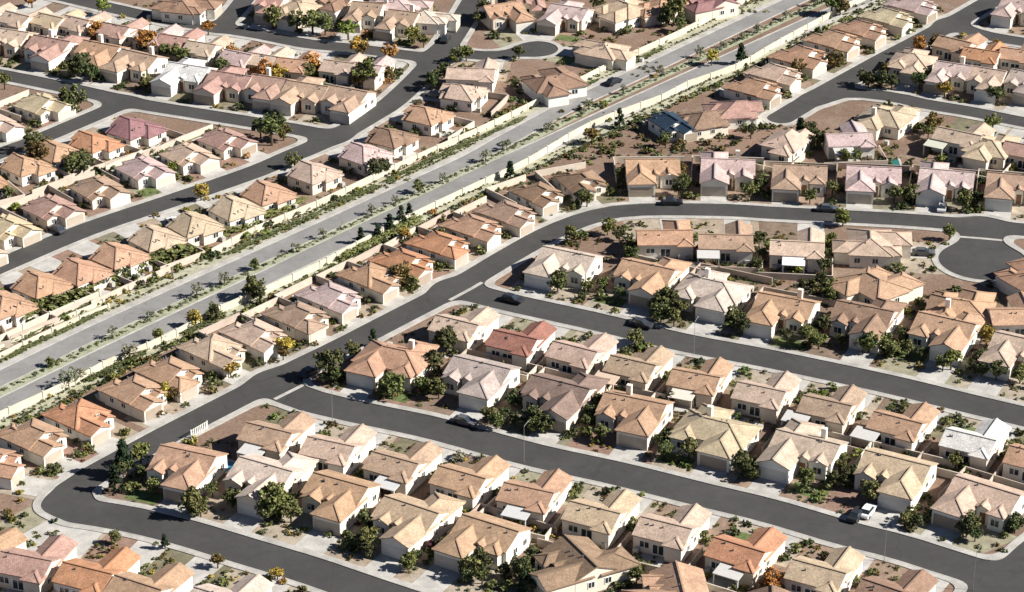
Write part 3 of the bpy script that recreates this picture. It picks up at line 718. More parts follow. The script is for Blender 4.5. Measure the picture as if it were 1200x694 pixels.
# ------------------------------------------------------------------ plants
BUSHY = []
def crown_mesh(name, n_cl, per, leaf, shape, seed, flat=1.0):
    g = np.random.default_rng(seed); cs = []
    while len(cs) < n_cl:
        p = g.normal(size=3); p /= np.linalg.norm(p); p *= g.uniform(.35, .92)
        if shape == 'cone': z = g.uniform(-1, 1); rr = .52 * (1 - z) * .5 + .10; a = g.uniform(0, 6.28); q = rr * math.sqrt(g.uniform(.2, 1)); p = np.array((q * math.cos(a), q * math.sin(a), z))
        if shape == 'wide': p[2] *= .62
        if shape == 'hedge': p = np.array((g.uniform(-1, 1), g.uniform(-.42, .42), g.uniform(-.6, .6)))
        cs.append(p)
    cs = np.array(cs); V, F = [], []
    for c in cs:
        s = g.uniform(.16, .34) * (.62 if shape == 'cone' else 1.0)
        for _ in range(per):
            d = g.normal(size=3); d /= np.linalg.norm(d); q = c + d * s * g.uniform(.5, 1.05)
            u = g.normal(size=3); u /= np.linalg.norm(u); nrm = d * .6 + g.normal(size=3) * .55; v = np.cross(nrm, u); v /= np.linalg.norm(v) + 1e-9; u = np.cross(v, nrm); u /= np.linalg.norm(u) + 1e-9
            l = leaf * g.uniform(.6, 1.3); n = len(V)
            V += [tuple(q - u * l - v * l * .6), tuple(q + u * l * .2 - v * l), tuple(q + u * l + v * l * .5), tuple(q - u * l * .3 + v * l)]
            F.append((n, n + 1, n + 2, n + 3))
    return mesh(name, V, F, 'foliage')
CR = {'round': [crown_mesh('crown', 34, 34, .095, 'round', 10 + i) for i in range(4)], 'cone': [crown_mesh('crown', 40, 26, .075, 'cone', 30 + i) for i in range(2)],
      'wide': [crown_mesh('crown', 36, 34, .09, 'wide', 50 + i) for i in range(3)], 'airy': [crown_mesh('crown', 22, 22, .085, 'round', 70 + i) for i in range(3)]}
SHR = [crown_mesh('shrub', 12, 14, .15, 'wide', 90 + i) for i in range(4)]
HEDGE = [crown_mesh('hedge', 46, 22, .10, 'hedge', 100 + i) for i in range(2)]
def trunk_mesh(seed):
    r = random.Random(seed); V, F = [], []
    def limb(p0, p1, r0, r1, n=6):
        a, b = Vector(p0), Vector(p1); d = (b - a).normalized(); u = d.orthogonal().normalized(); w = d.cross(u); k = len(V)
        for q, rr in ((a, r0), (b, r1)):
            for i in range(n): V.append(tuple(q + (u * math.cos(6.283 * i / n) + w * math.sin(6.283 * i / n)) * rr))
        for i in range(n): F.append((k + i, k + (i + 1) % n, k + n + (i + 1) % n, k + n + i))
    limb((0, 0, -.1), (.02, 0, .5), .05, .036); limb((.02, 0, .5), (r.uniform(-.05, .05), .03, .86), .036, .012)
    for k in range(4):
        a = k * 1.57 + r.uniform(0, 1); limb((.015, 0, r.uniform(.38, .52)), (math.cos(a) * .28, math.sin(a) * .28, r.uniform(.62, .85)), .024, .009)
    return mesh('trunk', V, F, 'bark')
TRK = [trunk_mesh(i) for i in range(3)]
TONE = dict(g=(.135, .145, .050), d=(.082, .092, .036), l=(.18, .20, .05), y=(.36, .27, .06), o=(.34, .17, .05), b=(.15, .11, .04), c=(.028, .05, .022), s=(.17, .18, .11), p=(.12, .05, .06))
TNAME = dict(g='green leafy tree', d='dark green tree', l='light green tree', y='yellow autumn tree', o='orange autumn tree', b='bronze leaved tree', c='dark conical tree', s='pale sage green tree', p='purple leaved tree')
def where_of(x, y):
    best = min(HOUSES, key=lambda H: math.hypot(x - H['x'], y - H['y']))
    c, s = math.cos(-best['rz']), math.sin(-best['rz']); dx, dy = x - best['x'], y - best['y']; ly = s * dx + c * dy
    rel = 'in front of' if ly > best['front'] - 1 else 'behind' if ly < best['back'] + 1 else ('right of' if dx > 0 else 'left of')
    return f"{rel} the {ORD[best['idx']]} house {best['ref']}"
def tree(x, y, dia, ty, where=None, seed=0, group='garden trees among the houses'):
    r = random.Random(seed or int(x * 77 + y * 31)); form = {'c': 'cone', 's': 'airy'}.get(ty) or r.choice(('round', 'round', 'wide'))
    t = bpy.data.objects.new('tree', None); COL.objects.link(t); t.location = (x, y, 0)
    if form == 'cone': H = dia * 1.9; rx = dia * .95; rzs = H * .47; zc = H * .53
    else: H = dia * r.uniform(1.0, 1.15); rx = dia * .5; rzs = dia * .43; zc = H - rzs
    k = link('trunk', r.choice(TRK), t); k.scale = (H * .9, H * .9, H * .9); k.rotation_euler = (0, 0, r.uniform(0, 6))
    j = r.uniform(.85, 1.15)
    c = link('crown', r.choice(CR[form]), t, tuple(q * j * r.uniform(.92, 1.08) for q in TONE[ty])); c.location = (0, 0, zc); c.scale = (rx, rx * r.uniform(.85, 1.1), rzs); c.rotation_euler = (0, 0, r.uniform(0, 6))
    thing(t, TNAME[ty], where or where_of(x, y), 'tree', group); return t
def tree_px(px, py, d, ty):
    x, y = gp(px, py, 0); s = px_m(x, y); dia = d / s; x, y = settle(*gp(px, py, dia * (.95 if ty == 'c' else .6)), 0); tree(x, y, dia * (.9 if ty == 'c' else 1.6 if ty in 'yo' else 1.45), ty)
TREES = """37 2 13 o|120 11 13 l|143 17 9 y|173 24 10 b|247 33 12 o|118 42 14 o|128 38 12 y|180 52 18 o|196 58 12 g|205 63 14 g|218 66 14 g|270 66 14 o|272 74 16 g|268 53 10 l
96 78 18 d|106 86 18 d|88 82 16 d|172 98 13 g|76 126 22 g|64 124 16 g|5 97 14 g|20 164 18 g|322 22 18 g|345 28 16 d|366 27 22 g|381 32 16 g|408 37 18 l|430 38 11 o|421 53 14 y|428 58 12 b|455 63 13 o
322 78 16 o|334 80 16 y|347 78 16 o|352 84 14 g|428 90 24 g|419 88 16 b|437 84 12 b|318 156 26 g|305 153 16 d|332 156 16 b|484 44 14 l|497 50 12 g|543 60 16 g|533 66 12 g|512 90 16 d|506 98 14 d|520 84 12 d|561 22 14 d|566 12 14 d
700 8 14 d|790 17 22 g|781 22 16 d|797 30 14 g|680 37 10 g|869 62 15 c|834 70 12 y|608 62 12 d|602 66 9 g|975 6 20 g|985 9 16 b|968 70 16 b|976 74 12 b|938 80 14 b|918 97 11 c|1072 55 13 o|1130 37 9 y|1168 47 11 o|1178 46 9 y|1105 55 15 b|1040 85 12 b|1042 78 9 p
1078 96 16 d|1084 88 12 d|1020 97 14 d|1032 100 14 d|1008 92 12 d|1045 98 12 d|1115 104 14 y|1113 110 10 p|1160 105 16 d|1166 112 12 g|938 149 15 c|948 158 16 d|958 166 16 d|942 166 12 d|1093 148 16 b|1088 156 12 g|1164 144 13 l|1172 64 11 o|1068 118 10 d
92 186 20 d|84 196 18 g|98 196 18 d|70 177 22 b|62 172 14 b|232 228 12 y|239 226 8 y|255 228 9 y|10 229 12 g|203 198 12 l|36 245 6 g|345 190 14 g|440 201 15 d|450 198 12 d|457 261 14 c|470 252 14 c|443 271 12 c|423 275 12 c|480 247 12 c|507 246 11 o|474 276 12 y|465 274 10 b
468 325 20 b|478 318 14 g|483 330 12 g|505 282 14 g|680 278 12 g|712 268 14 l|670 278 14 g|678 231 14 d|688 236 12 g|708 213 10 y|728 208 12 d|797 203 14 b|790 212 14 g|633 243 8 y|737 290 14 d|740 300 14 d|598 199 14 c|606 204 9 c|726 138 14 c|715 138 10 l|694 160 16 b|704 168 10 g|726 276 12 d
988 257 15 l|982 286 14 l|966 312 16 d|968 300 12 d|1070 231 16 g|1060 228 12 g|1066 188 11 d|990 186 14 g|1003 184 12 g|976 339 18 g|984 346 14 g|962 330 14 d|945 305 9 l|926 312 12 b|1122 280 12 g|1112 281 9 g|890 284 14 d|893 300 12 d|886 312 12 d|800 308 10 b
228 376 13 y|56 460 9 y|145 431 8 y|195 462 14 y|190 470 12 b|250 368 15 d|186 395 12 l|266 434 14 y|259 439 11 b|272 432 8 l|152 416 16 s|80 446 16 s|92 440 14 s|125 436 10 d|297 340 20 g|304 348 14 d|291 334 10 l|232 392 10 d
424 394 13 c|386 430 26 d|392 442 16 d|410 410 14 g|380 444 12 d|460 456 22 g|450 462 12 g|470 458 12 d|524 402 26 d|516 392 14 d|508 424 22 d|512 438 12 d|335 409 16 y|340 418 12 b|332 400 8 y|386 366 10 y|392 370 10 l|312 471 9 g|348 471 9 g|572 488 16 g|582 496 14 g|590 488 12 d|600 492 12 d
745 398 16 g|756 394 14 g|780 352 24 d|775 368 18 d|790 374 16 g|767 360 14 g|690 365 10 d|720 362 10 g|632 490 18 d|640 500 16 d|625 500 14 d|612 496 12 d|686 470 14 d|692 486 14 d|700 482 12 d|786 470 12 d|782 524 18 d|790 512 18 d|800 520 12 d|800 500 10 d|560 352 8 d|600 349 9 d
948 396 20 g|960 402 14 g|936 392 14 g|1022 404 18 g|1034 400 18 g|1012 398 14 g|1046 412 14 g|1115 424 18 l|1105 428 14 g|1124 432 10 g|982 384 18 d|972 378 14 d|1160 428 16 d|1168 438 16 d|1150 436 12 d|1114 468 9 b|1152 392 12 y|1145 384 12 g|870 384 16 d|860 372 14 g|880 378 12 d|1074 400 12 d|1090 408 12 d|1080 398 12 d
145 535 26 c|152 528 20 g|140 548 18 d|134 560 20 c|128 552 12 c|22 573 9 y|23 582 9 y|67 605 10 c|193 634 12 c|196 628 8 g|225 592 24 g|235 598 16 g|218 600 16 g|318 592 28 g|326 582 16 l|310 602 18 g|332 600 12 d|28 600 10 d|255 659 14 b|135 632 12 g|114 635 9 g|8 600 9 d|20 560 10 g
338 670 12 y|332 676 11 o|318 668 11 l|346 673 8 l|375 606 10 l|404 606 9 p|385 622 10 g|435 632 14 d|432 646 14 d|442 622 12 d|552 668 20 g|565 676 16 g|548 676 14 d|478 660 16 g|488 652 12 d|505 640 12 p|540 650 14 d|548 660 12 d|752 575 9 l|642 674 16 c|636 684 16 d|650 688 10 d|626 615 9 y|632 625 9 g|684 678 8 d
870 545 18 d|880 552 18 d|862 535 14 d|892 545 12 d|985 548 14 g|975 540 12 g|1000 558 16 d|1012 564 14 d|990 566 12 d|1068 604 14 g|1060 612 12 g|1075 614 12 d|905 684 18 o|898 690 14 b|912 692 12 b|1120 542 15 g|1110 538 10 g|1145 612 16 d|1155 618 14 d|1135 606 14 d|1160 604 12 d|1105 628 9 g|1176 640 11 d|1148 636 9 g|865 600 9 g
30 52 12 o|58 46 10 y|85 42 11 o|20 30 10 y|150 46 11 o|165 58 10 y|230 66 11 o|250 80 11 b|300 84 12 o|360 84 12 o|372 88 11 y|390 92 11 b|445 92 11 o|15 130 10 o|40 210 11 b|150 178 11 o|190 205 10 b|75 255 10 b|290 180 10 o|110 70 10 o|255 120 9 y|180 240 9 b|130 440 11 b|175 480 11 b|215 450 11 y|70 490 10 o|320 420 11 b|365 395 10 b|410 360 10 b|745 148 10 d|880 156 12 d|860 166 12 g|848 172 12 b|820 172 12 g|838 120 8 l|870 116 9 l|905 163 10 p|780 166 14 g|1150 60 10 b|1010 20 10 g|1062 33 12 g|1072 28 10 g|590 165 9 s|830 165 12 b|760 175 12 g|770 178 12 d|800 160 12 b|665 205 8 g|1155 200 9 d|1148 206 9 d|1120 300 7 g|1094 286 9 g|1105 178 10 d|1165 200 8 d""".replace('\n', '|').split('|')
def settle(x, y, pad):
    """a planted spot: off the roofs and off the asphalt"""
    for k in range(60):
        a, q = k * 2.4, .16 * k; u, v = x + q * math.cos(a), y + q * math.sin(a)
        if sd_at(u, v) > .9 and clear_lot(u, v, None): return u, v
    return x, y
TREES = sorted((t.split() for t in TREES), key=lambda a: -float(a[2])); EXTRA = []
for k, a in enumerate(TREES):
    if k < 250: tree_px(float(a[0]), float(a[1]), float(a[2]), a[3])
    else:
        x, y = gp(float(a[0]), float(a[1]), 1.0); EXTRA.append((*settle(x, y, 0), .6 * float(a[2]) / px_m(x, y), a[3]))
# trees down the boulevard: slim sage-green desert trees in the median and along both walls
def along(P, step, jit, off, r):
    L = 0; out = []; nxt = step * .5
    for (ax, ay), (bx, by) in zip(P[:-1], P[1:]):
        d = math.hypot(bx - ax, by - ay)
        while L + d > nxt:
            t = (nxt - L) / d; n = (-(by - ay) / d, (bx - ax) / d); o = off + r.uniform(-jit, jit) * .4
            out.append((ax + (bx - ax) * t + n[0] * o, ay + (by - ay) * t + n[1] * o)); nxt += step + r.uniform(-jit, jit) * step * .5
        L += d
    return out
def seen(x, y, m=25): u, v = to_px(x, y); return -m < u < 1200 + m and -m < v < 694 + m
r = random.Random(5); k = 0
for (x, y) in along(MED, 10.5, .9, 0, r):
    if seen(x, y, 10): k += 1; tree(x, y, r.uniform(1.8, 3.0), r.choice('sssg'), f'{ORD[k]} from left in the boulevard median', group='boulevard trees')

for H in HOUSES:
    if H['kind'] in 'SQ' and H['ref'] in ('above lower street', 'above middle street', 'above bottom street', 'above bend street'):
        q = random.Random(int(H['x'] * 5 + H['y'] * 3)); s_ = 1 if H['gx'] > 0 else -1
        for lx, ly, dd in ((-s_ * H['hw'] * q.uniform(.2, .9), H['front'] - q.uniform(-.4, 1.2), q.uniform(2.6, 4.2)), (-s_ * (H['hw'] + 1.3), H['front'] - q.uniform(2.0, 5), q.uniform(2.4, 3.4))):
            x, y = hw_pt(H, lx, ly)
            if sd_at(x, y) > 1.9 and clear_lot(x, y, H) and seen(x, y, 5): tree(x, y, dd, q.choice('ddgg'))
# shrubs: the larger ones are things, the small ones one mass of ground planting
sh = []
r = random.Random(11)
for H in HOUSES:
    for _ in range(r.choice((3, 4, 5, 6))):
        lx = r.uniform(-.5, .5) * H['lot']; ly = H['front'] + r.uniform(.3, 5.0)
        if abs(lx - H['gx']) < 3.2 and ly > H['front'] - 1: continue
        x, y = hw_pt(H, lx, ly)
        if sd_at(x, y) < 1.7 or not clear_lot(x, y, None): continue
        sh.append((x, y, r.uniform(.5, 1.5), r.choice('ggdddlbs'), 0))
    for _ in range(r.choice((2, 3, 4))):
        lx = r.uniform(-.5, .5) * H['lot']; ly = H['back'] - r.uniform(1.0, 6.0)
        x, y = hw_pt(H, lx, ly)
        if sd_at(x, y) < 1.7 or not clear_lot(x, y, None): continue
        sh.append((x, y, r.uniform(.6, 1.7), r.choice('ggdddl'), 0))
sh = [s for s in sh if seen(s[0], s[1], 8)]
big = sorted(sh, key=lambda s: -s[2] * px_m(s[0], s[1]))
SNAME = dict(g='green rounded shrub', d='dark green shrub', l='light green shrub', b='bronze shrub', s='pale sage shrub')
def shrub(x, y, rad, ty):
    q = random.Random(int(x * 91 + y * 17)); o = link('shrub', q.choice(SHR), None, tuple(c * q.uniform(.85, 1.15) for c in TONE[ty]), (x, y, rad * .42), q.uniform(0, 6))
    o.scale = (rad, rad * q.uniform(.8, 1.15), rad * .9); thing(o, SNAME[ty], where_of(x, y), 'shrub', 'garden shrubs')
for s in big[:250]: shrub(*s[:4])
def mass(name, spots, tones, mats='foliage'):
    """low planting nobody would count, one mesh"""
    for ty in tones:
        Vs, Fs, n = [], [], 0
        for (x, y, rad, t) in spots:
            if t != ty: continue
            me = SHR[int(abs(x * 13 + y * 7)) % len(SHR)]
            co = np.empty(len(me.vertices) * 3, dtype=np.float32); me.vertices.foreach_get('co', co); co = co.reshape(-1, 3)
            a = (x * 3.1 + y) % 6.28; c, s = math.cos(a), math.sin(a)
            co = np.stack((x + (co[:, 0] * c - co[:, 1] * s) * rad, y + (co[:, 0] * s + co[:, 1] * c) * rad, rad * .4 + co[:, 2] * rad * .85), 1)
            Vs.append(co); Fs.append(np.arange(n, n + len(co)).reshape(-1, 4)); n += len(co)
        if not Vs: continue
        Vs = np.concatenate(Vs); Fs = np.concatenate(Fs)
        me = bpy.data.meshes.new(name); me.vertices.add(len(Vs)); me.vertices.foreach_set('co', Vs.ravel().astype(np.float32))
        me.loops.add(Fs.size); me.loops.foreach_set('vertex_index', Fs.ravel().astype(np.int32)); me.polygons.add(len(Fs)); me.polygons.foreach_set('loop_start', np.arange(0, Fs.size, 4, dtype=np.int32)); me.polygons.foreach_set('loop_total', np.full(len(Fs), 4, dtype=np.int32))
        me.materials.append(M[mats]); me.update(calc_edges=True); me.validate()
        o = link(name, me, None, TONE[ty]); o['kind'] = 'stuff'
for H in HOUSES:
    n_ = 5 if H['kind'] in 'SQ' else 4
    for _ in range(n_):
        sx = r.choice((-1, 1)); lx = sx * (H['hw'] + r.uniform(.3, 1.6)); ly = H['front'] - r.uniform(-1.5, 6.0)
        x, y = hw_pt(H, lx, ly)
        if abs(lx - H['gx']) < 3.0 and ly > H['front'] - .5: continue
        if sd_at(x, y) > 1.8 and clear_lot(x, y, None) and seen(x, y): BUSHY.append((x, y, r.uniform(.8, 1.6), r.choice('ddgg')))
low = BUSHY + [(e[0], e[1], e[2], e[3]) for e in EXTRA] + [(s[0], s[1], s[2] * .8, s[3]) for s in big[250:]]
for P, s in ((ARTERIAL_N, 1), (ARTERIAL_S, -1)):
    for off, st, lo_, hi_ in ((CW + 2.1, 1.25, .32, .6), (CW + 3.5, 3.2, .3, .7), (CW + 4.6, 1.5, .35, .8)):
        for (x, y) in along(P, st, .35, off * s, r):
            if seen(x, y) and math.sin(x * .11 + off) > -.75: low.append((x, y, r.uniform(lo_, hi_), r.choice('dddgs')))
for st in (1.3, 1.7, 2.4):
    for (x, y) in along(MED, st, 1.0, r.uniform(-.6, .6), r):
        if seen(x, y): low.append((x, y, r.uniform(.3, .65), r.choice('sssgg')))
for H in HOUSES:
    for _ in range(44 if H['y'] < 60 else 30):
        lx = r.uniform(-.5, .5) * H['lot']; ly = r.choice((H['front'] + r.uniform(.2, 6), H['back'] - r.uniform(.5, 8)))
        x, y = hw_pt(H, lx, ly)
        if sd_at(x, y) < 1.65 or not seen(x, y) or not clear_lot(x, y, None) or (abs(lx - H['gx']) < 2.9 and ly > H['front']): continue
        low.append((x, y, r.uniform(.22, .7), r.choice('ggdlbsby')))
for (x0, y0, x1, y1, n_) in ((640, 150, 740, 195, 70), (745, 145, 900, 185, 70), (690, 25, 800, 100, 60), (560, 130, 640, 165, 25), (1090, 160, 1110, 200, 15), (1000, 170, 1060, 190, 20), (630, 265, 720, 290, 25), (0, 560, 30, 660, 25), (900, 295, 985, 345, 40), (780, 300, 900, 320, 40), (640, 245, 690, 262, 14)):
    for _ in range(n_):
        x, y = gp(r.uniform(x0, x1), r.uniform(y0, y1))
        if sd_at(x, y) > 1.8 and blvd(x, y) > 7 and clear_lot(x, y, None): low.append((x, y, r.uniform(.3, 1.1), r.choice('gdbbsl')))
for _ in range(120):
    t = r.random(); x, y = gp(10 + 435 * t + r.uniform(-12, 12), 38 + 54 * t + r.uniform(-7, 7))
    if sd_at(x, y) > 1.8 and clear_lot(x, y, None): low.append((x, y, r.uniform(.6, 1.5), r.choice('ooybgd')))
for P, s_ in ((ARTERIAL_N, 1), (ARTERIAL_S, -1)):
    for (x, y) in along(P, 1.6, .6, (CW + (6.2 if s_ > 0 else 5.2)) * s_, r):
        if seen(x, y) and sd_at(x, y) > 2 and clear_lot(x, y, None): low.append((x, y, r.uniform(.4, 1.2), r.choice('ggdbl')))
mass('ground_planting', low, 'gdlbsyocp')
# clipped hedges: the big belt behind the houses at the left and the terraces
def hedge(pix, w, h, desc, where, ty='d'):
    P = [gp(*p) for p in pix]
    for (ax, ay), (bx, by) in zip(P[:-1], P[1:]):
        L = math.hypot(bx - ax, by - ay)
        o = link('hedge', HEDGE[int(abs(ax)) % 2], None, TONE[ty], ((ax + bx) / 2, (ay + by) / 2, h * .5), math.atan2(by - ay, bx - ax))
        o.scale = (L / 2 * 1.05, w / .84, h / 1.2); thing(o, desc, where, 'hedge', 'hedges by the boulevard')  #
hedge([(18, 380), (55, 362), (92, 345), (128, 328), (162, 312), (222, 300)], 4.2, 2.3, 'tall dark green hedge', 'behind houses below the upper left curve', 'g')
hedge([(2, 409), (42, 390), (82, 371), (116, 354)], .8, .8, 'narrow dark hedge on the top terrace', 'at the lower left', 'd')
hedge([(4, 424), (42, 404), (82, 386), (122, 366)], .7, .7, 'narrow dark hedge on the bottom terrace', 'at the lower left', 'd')
hedge([(262, 277), (300, 262), (352, 238)], 1.6, 1.3, 'leafy green hedge', 'inside the upper boulevard wall', 'g')
hedge([(266, 300), (300, 285), (338, 267), (372, 252)], .9, .8, 'low dark green hedge', 'below the upper boulevard wall', 'd')
hedge([(384, 246), (412, 233), (440, 221)], .9, .8, 'low dark green hedge', 'below the upper boulevard wall', 'd')
hedge([(452, 215), (478, 202), (502, 190), (530, 178), (560, 164)], .9, .8, 'low dark green hedge', 'below the upper boulevard wall', 'd')
hedge([(572, 159), (612, 141)], .9, .8, 'low dark green hedge', 'below the upper boulevard wall', 'd')
hedge([(652, 119), (676, 107), (700, 96)], .9, .8, 'low dark green hedge', 'below the upper boulevard wall', 'd')
hedge([(732, 80), (775, 59)], .9, .8, 'low dark green hedge', 'below the upper boulevard wall', 'd')
hedge([(100, 449), (120, 440), (142, 429), (170, 415)], 1.0, .9, 'low dark green hedge', 'outside the lower boulevard wall', 'd')
hedge([(215, 394), (240, 382), (262, 370)], 1.0, .9, 'low dark green hedge', 'outside the lower boulevard wall', 'd')
hedge([(400, 306), (430, 290), (460, 275), (490, 259)], 1.4, 1.2, 'bushy green hedge', 'inside the lower boulevard wall', 'g')

# ------------------------------------------------------------------ cars
def car(x, y, rz, colour, desc, where):
    c = bpy.data.objects.new('parked_car', None); COL.objects.link(c); c.location = (x, y, 0.03); c.rotation_euler = (0, 0, rz)
    prof = [(-2.25, .35), (-2.3, .75), (-2.1, .92), (-1.5, .97), (1.0, .95), (1.9, .86), (2.25, .7), (2.28, .4), (1.9, .3), (-1.9, .3)]
    V = [(a, s * .88, z) for s in (-1, 1) for a, z in prof]; n = len(prof)
    F = [tuple(range(n)), tuple(reversed(range(n, 2 * n)))] + [((i + 1) % n, i, i + n, (i + 1) % n + n) for i in range(n)]
    link('body', mesh('body', V, F, 'car_paint'), c, colour)
    cab = [(-1.75, .97, .80), (-1.25, 1.42, .66), (.25, 1.45, .66), (1.05, .95, .80)]
    V = [(a, s * w, z) for s in (-1, 1) for a, z, w in cab]; F = [(0, 1, 2, 3), (7, 6, 5, 4)] + [((i + 1) % 4, i, i + 4, (i + 1) % 4 + 4) for i in range(4)]
    link('window_glass', mesh('window_glass', V, F, 'glass'), c)
    Mesh().box(-1.22, .22, -.63, .63, 1.43, 1.49).make('car_roof', 'car_paint', c, colour)
    for wx in (-1.4, 1.4):
        for wy in (-.82, .82):
            V = [(wx + .33 * math.cos(6.283 * i / 12), wy + s * .1, .33 + .33 * math.sin(6.283 * i / 12)) for s in (-1, 1) for i in range(12)]
            F = [tuple(range(12)), tuple(reversed(range(12, 24)))] + [((i + 1) % 12, i, i + 12, (i + 1) % 12 + 12) for i in range(12)]
            link('wheel', mesh('wheel', V, F, 'rubber'), c)
    for wy in (-.6, .6): Mesh().box(2.24, 2.31, wy - .18, wy + .18, .58, .72).make('headlight', 'glass', c)
    thing(c, desc, where, 'car', 'cars in the streets')
def car_px(px, py, road_, colour, desc, where, across=False, off=None):
    x, y = gp(px, py, .7)
    P = ROADS[road_]['pts'] if isinstance(road_, str) else road_
    P = np.array(P); i = int(np.argmin(np.hypot(P[:, 0] - x, P[:, 1] - y))); i = min(max(i, 1), len(P) - 2); d = P[i + 1] - P[i - 1]
    car(x, y, math.atan2(d[1], d[0]) + (math.pi / 2 if across else 0), colour, desc, where)
car_px(1017, 598, 'A', (.75, .75, .74), 'white car', 'on a drive above the long lower street', True)
car_px(1004, 602, 'A', (.03, .03, .035), 'black car in the shade', 'beside the white car on the drive', True)
car_px(752, 379, 'B', (.04, .04, .05), 'dark car at the kerb', 'on the middle right street, lower of the two cars')
car_px(600, 350, 'B', (.03, .03, .035), 'dark car at the kerb', 'near the left end of the middle right street')
car_px(787, 236, 'D', (.02, .02, .025), 'black car at the upper kerb', 'of the curving right street')
car_px(970, 244, 'D', (.08, .09, .10), 'grey car at the upper kerb', 'of the curving right street below a brownish house')
car_px(522, 45, 'H', (.03, .03, .03), 'dark car', 'on the upper left curving street near the top')
car_px(719, 95, ARTERIAL_N, (.02, .02, .025), 'black car', 'driving on the upper carriageway of the boulevard')
car_px(363, 435, 'D', (.04, .04, .05), 'dark car', 'on the diagonal street at the lower street corner')
car_px(1104, 242, 'D', (.55, .55, .55), 'silver car', 'on a drive above the curving right street', True)
car_px(545, 493, 'A', (.10, .10, .11), 'dark grey car at the upper kerb', 'of the long lower street')
car_px(66, 268, 'H', (.05, .05, .06), 'dark car', 'on a pale drive above the upper left curving street', True)

q = random.Random(21); CC = [(.62, .62, .61), (.05, .05, .055), (.35, .35, .36), (.20, .19, .18), (.12, .16, .24), (.42, .38, .31), (.7, .7, .69), (.10, .10, .10)]
CN = ['silver', 'black', 'grey', 'dark grey', 'blue grey', 'beige', 'white', 'charcoal']
for H in q.sample([H for H in HOUSES if not H['skip'] and H['d'] < 24 and seen(H['x'], H['y'], -20)], 6):
    x, y = hw_pt(H, H['gx'] + q.uniform(-1.2, 1.2), H['front'] + 2.6)
    if sd_at(*hw_pt(H, H['gx'], H['front'] + 5.0)) < .3 or not clear_lot(x, y, H): continue
    k = q.randrange(len(CC)); car(x, y, H['rz'] + math.pi / 2 * q.choice((1, -1)), CC[k], CN[k] + ' car parked on the drive', where_of(x, y))
# pale valley gutters across the mouths of the side streets
def gutter(pix):
    structure(link('valley_gutter', mesh('valley_gutter', *ribbon([gp(*p) for p in pix], -.4, .4, .025), 'sidewalk_concrete')))
gutter([(1118, 277), (1150, 279.5), (1188, 283)]); gutter([(322, 468), (338, 460), (352, 453), (366, 444)]); gutter([(527, 352), (540, 345), (553, 338), (565, 331)])
# ------------------------------------------------------------------ street lamps
def lamp(px, py, road_, where):
    x, y = gp(px, py); d, qx, qy = nearest_on(road_, x, y); a = math.atan2(qy - y, qx - x)
    l = bpy.data.objects.new('street_lamp', None); COL.objects.link(l); l.location = (x, y, 0); l.rotation_euler = (0, 0, a)
    V = [(rr * math.cos(6.283 * i / 8), rr * math.sin(6.283 * i / 8), z) for rr, z in ((.05, 0), (.03, 7)) for i in range(8)]
    link('pole', mesh('pole', V, [(i, (i + 1) % 8, (i + 1) % 8 + 8, i + 8) for i in range(8)], 'plastic'), l, (.25, .25, .24))
    Mesh().bar((0, 0, 6.95), (1.5, 0, 7.15), .07, .07).make('arm', 'plastic', l, (.25, .25, .24))
    Mesh().box(1.4, 1.9, -.1, .1, 7.08, 7.2).make('lamp_head', 'plastic', l, (.16, .16, .16))
    thing(l, 'slim grey street lamp', where, 'street lamp', 'street lamps')
lamp(1036, 658, 'A', 'on the lower side of the long lower street, right half')
lamp(614, 542, 'A', 'on the lower side of the long lower street, left half')
lamp(813, 417, 'B', 'on the lower side of the middle right street')
lamp(390, 500, 'A', 'at the left end of the long lower street')
lamp(1140, 692, 'A', 'by the lower right street corner')

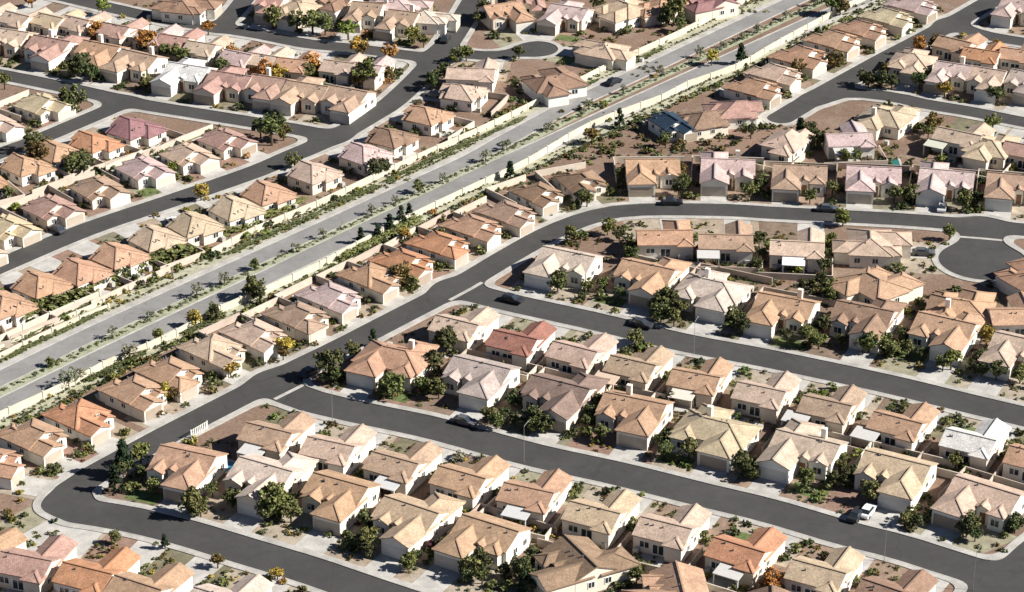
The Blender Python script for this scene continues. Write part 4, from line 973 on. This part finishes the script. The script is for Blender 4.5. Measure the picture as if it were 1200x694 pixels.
# ------------------------------------------------------------------ single garden things
def pool(px, py, w, l, colour, desc, where, rz=0):
    x, y = gp(px, py); p = bpy.data.objects.new('swimming_pool', None); COL.objects.link(p); p.location = (x, y, 0); p.rotation_euler = (0, 0, rz)
    m_ = Mesh()
    for a in ((-w, w, l, l + .5), (-w, w, -l - .5, -l), (-w - .5, -w, -l - .5, l + .5), (w, w + .5, -l - .5, l + .5)): m_.box(*a, 0, .18)
    m_.make('coping', 'concrete', p); Mesh().box(-w + .01, w - .01, -l + .01, l - .01, .02, .12).make('water', 'pool_water', p, colour)
    thing(p, desc, where, 'pool')
pool(1042, 193, 2.2, 2.4, (.025, .15, .14), 'small teal swimming pool', 'behind the pink roofed house above the curving right street')
pool(694, 455, 1.6, 2.2, (.03, .22, .42), 'small blue swimming pool', 'behind a house above the long lower street', R(-25))
pool(266, 547, 1.0, 1.6, (.05, .25, .42), 'tiny blue pool', 'behind the second house above the bottom left street', R(-25))
def slat_fence(a, b, desc, where):
    (ax, ay), (bx, by) = gp(*a), gp(*b); L = math.hypot(bx - ax, by - ay)
    p = bpy.data.objects.new('slatted_fence', None); COL.objects.link(p); p.location = (ax, ay, 0); p.rotation_euler = (0, 0, math.atan2(by - ay, bx - ax))
    wc = (.62, .61, .58)
    for x in (0, L): Mesh().box(x - .08, x + .08, -.08, .08, 0, 1.7).make('post', 'wood', p, wc)
    for z in (.25, 1.4): Mesh().box(.09, L - .09, .03, .08, z, z + .1).make('rail', 'wood', p, wc)
    n = int(L / .42)
    for k in range(n): Mesh().box((k + .5) * L / n - .1, (k + .5) * L / n + .1, -.03, .028, .1, 1.6).make('slat', 'wood', p, wc)
    thing(p, desc, where, 'fence')
slat_fence((224, 514), (243, 503), 'white fence of upright slats', 'beside the diagonal street near its lower end')

# ------------------------------------------------------------------ make every label single out its thing
by = {}
for o, d, w in THINGS: by.setdefault((d, w), []).append(o)
for (d, w), L in by.items():
    if len(L) == 1: L[0]['label'] = f"{d}, {w}" if L[0]['category'] == 'house' else f"{d} {w}"; continue
    L.sort(key=lambda o: to_px(o.location.x, o.location.y)[0])
    for k, o in enumerate(L): o['label'] = f"{d} {w}, {ORD[k + 1]} from left" if len((d + w).split()) < 13 else f"{ORD[k + 1]} from left {d} {w}"
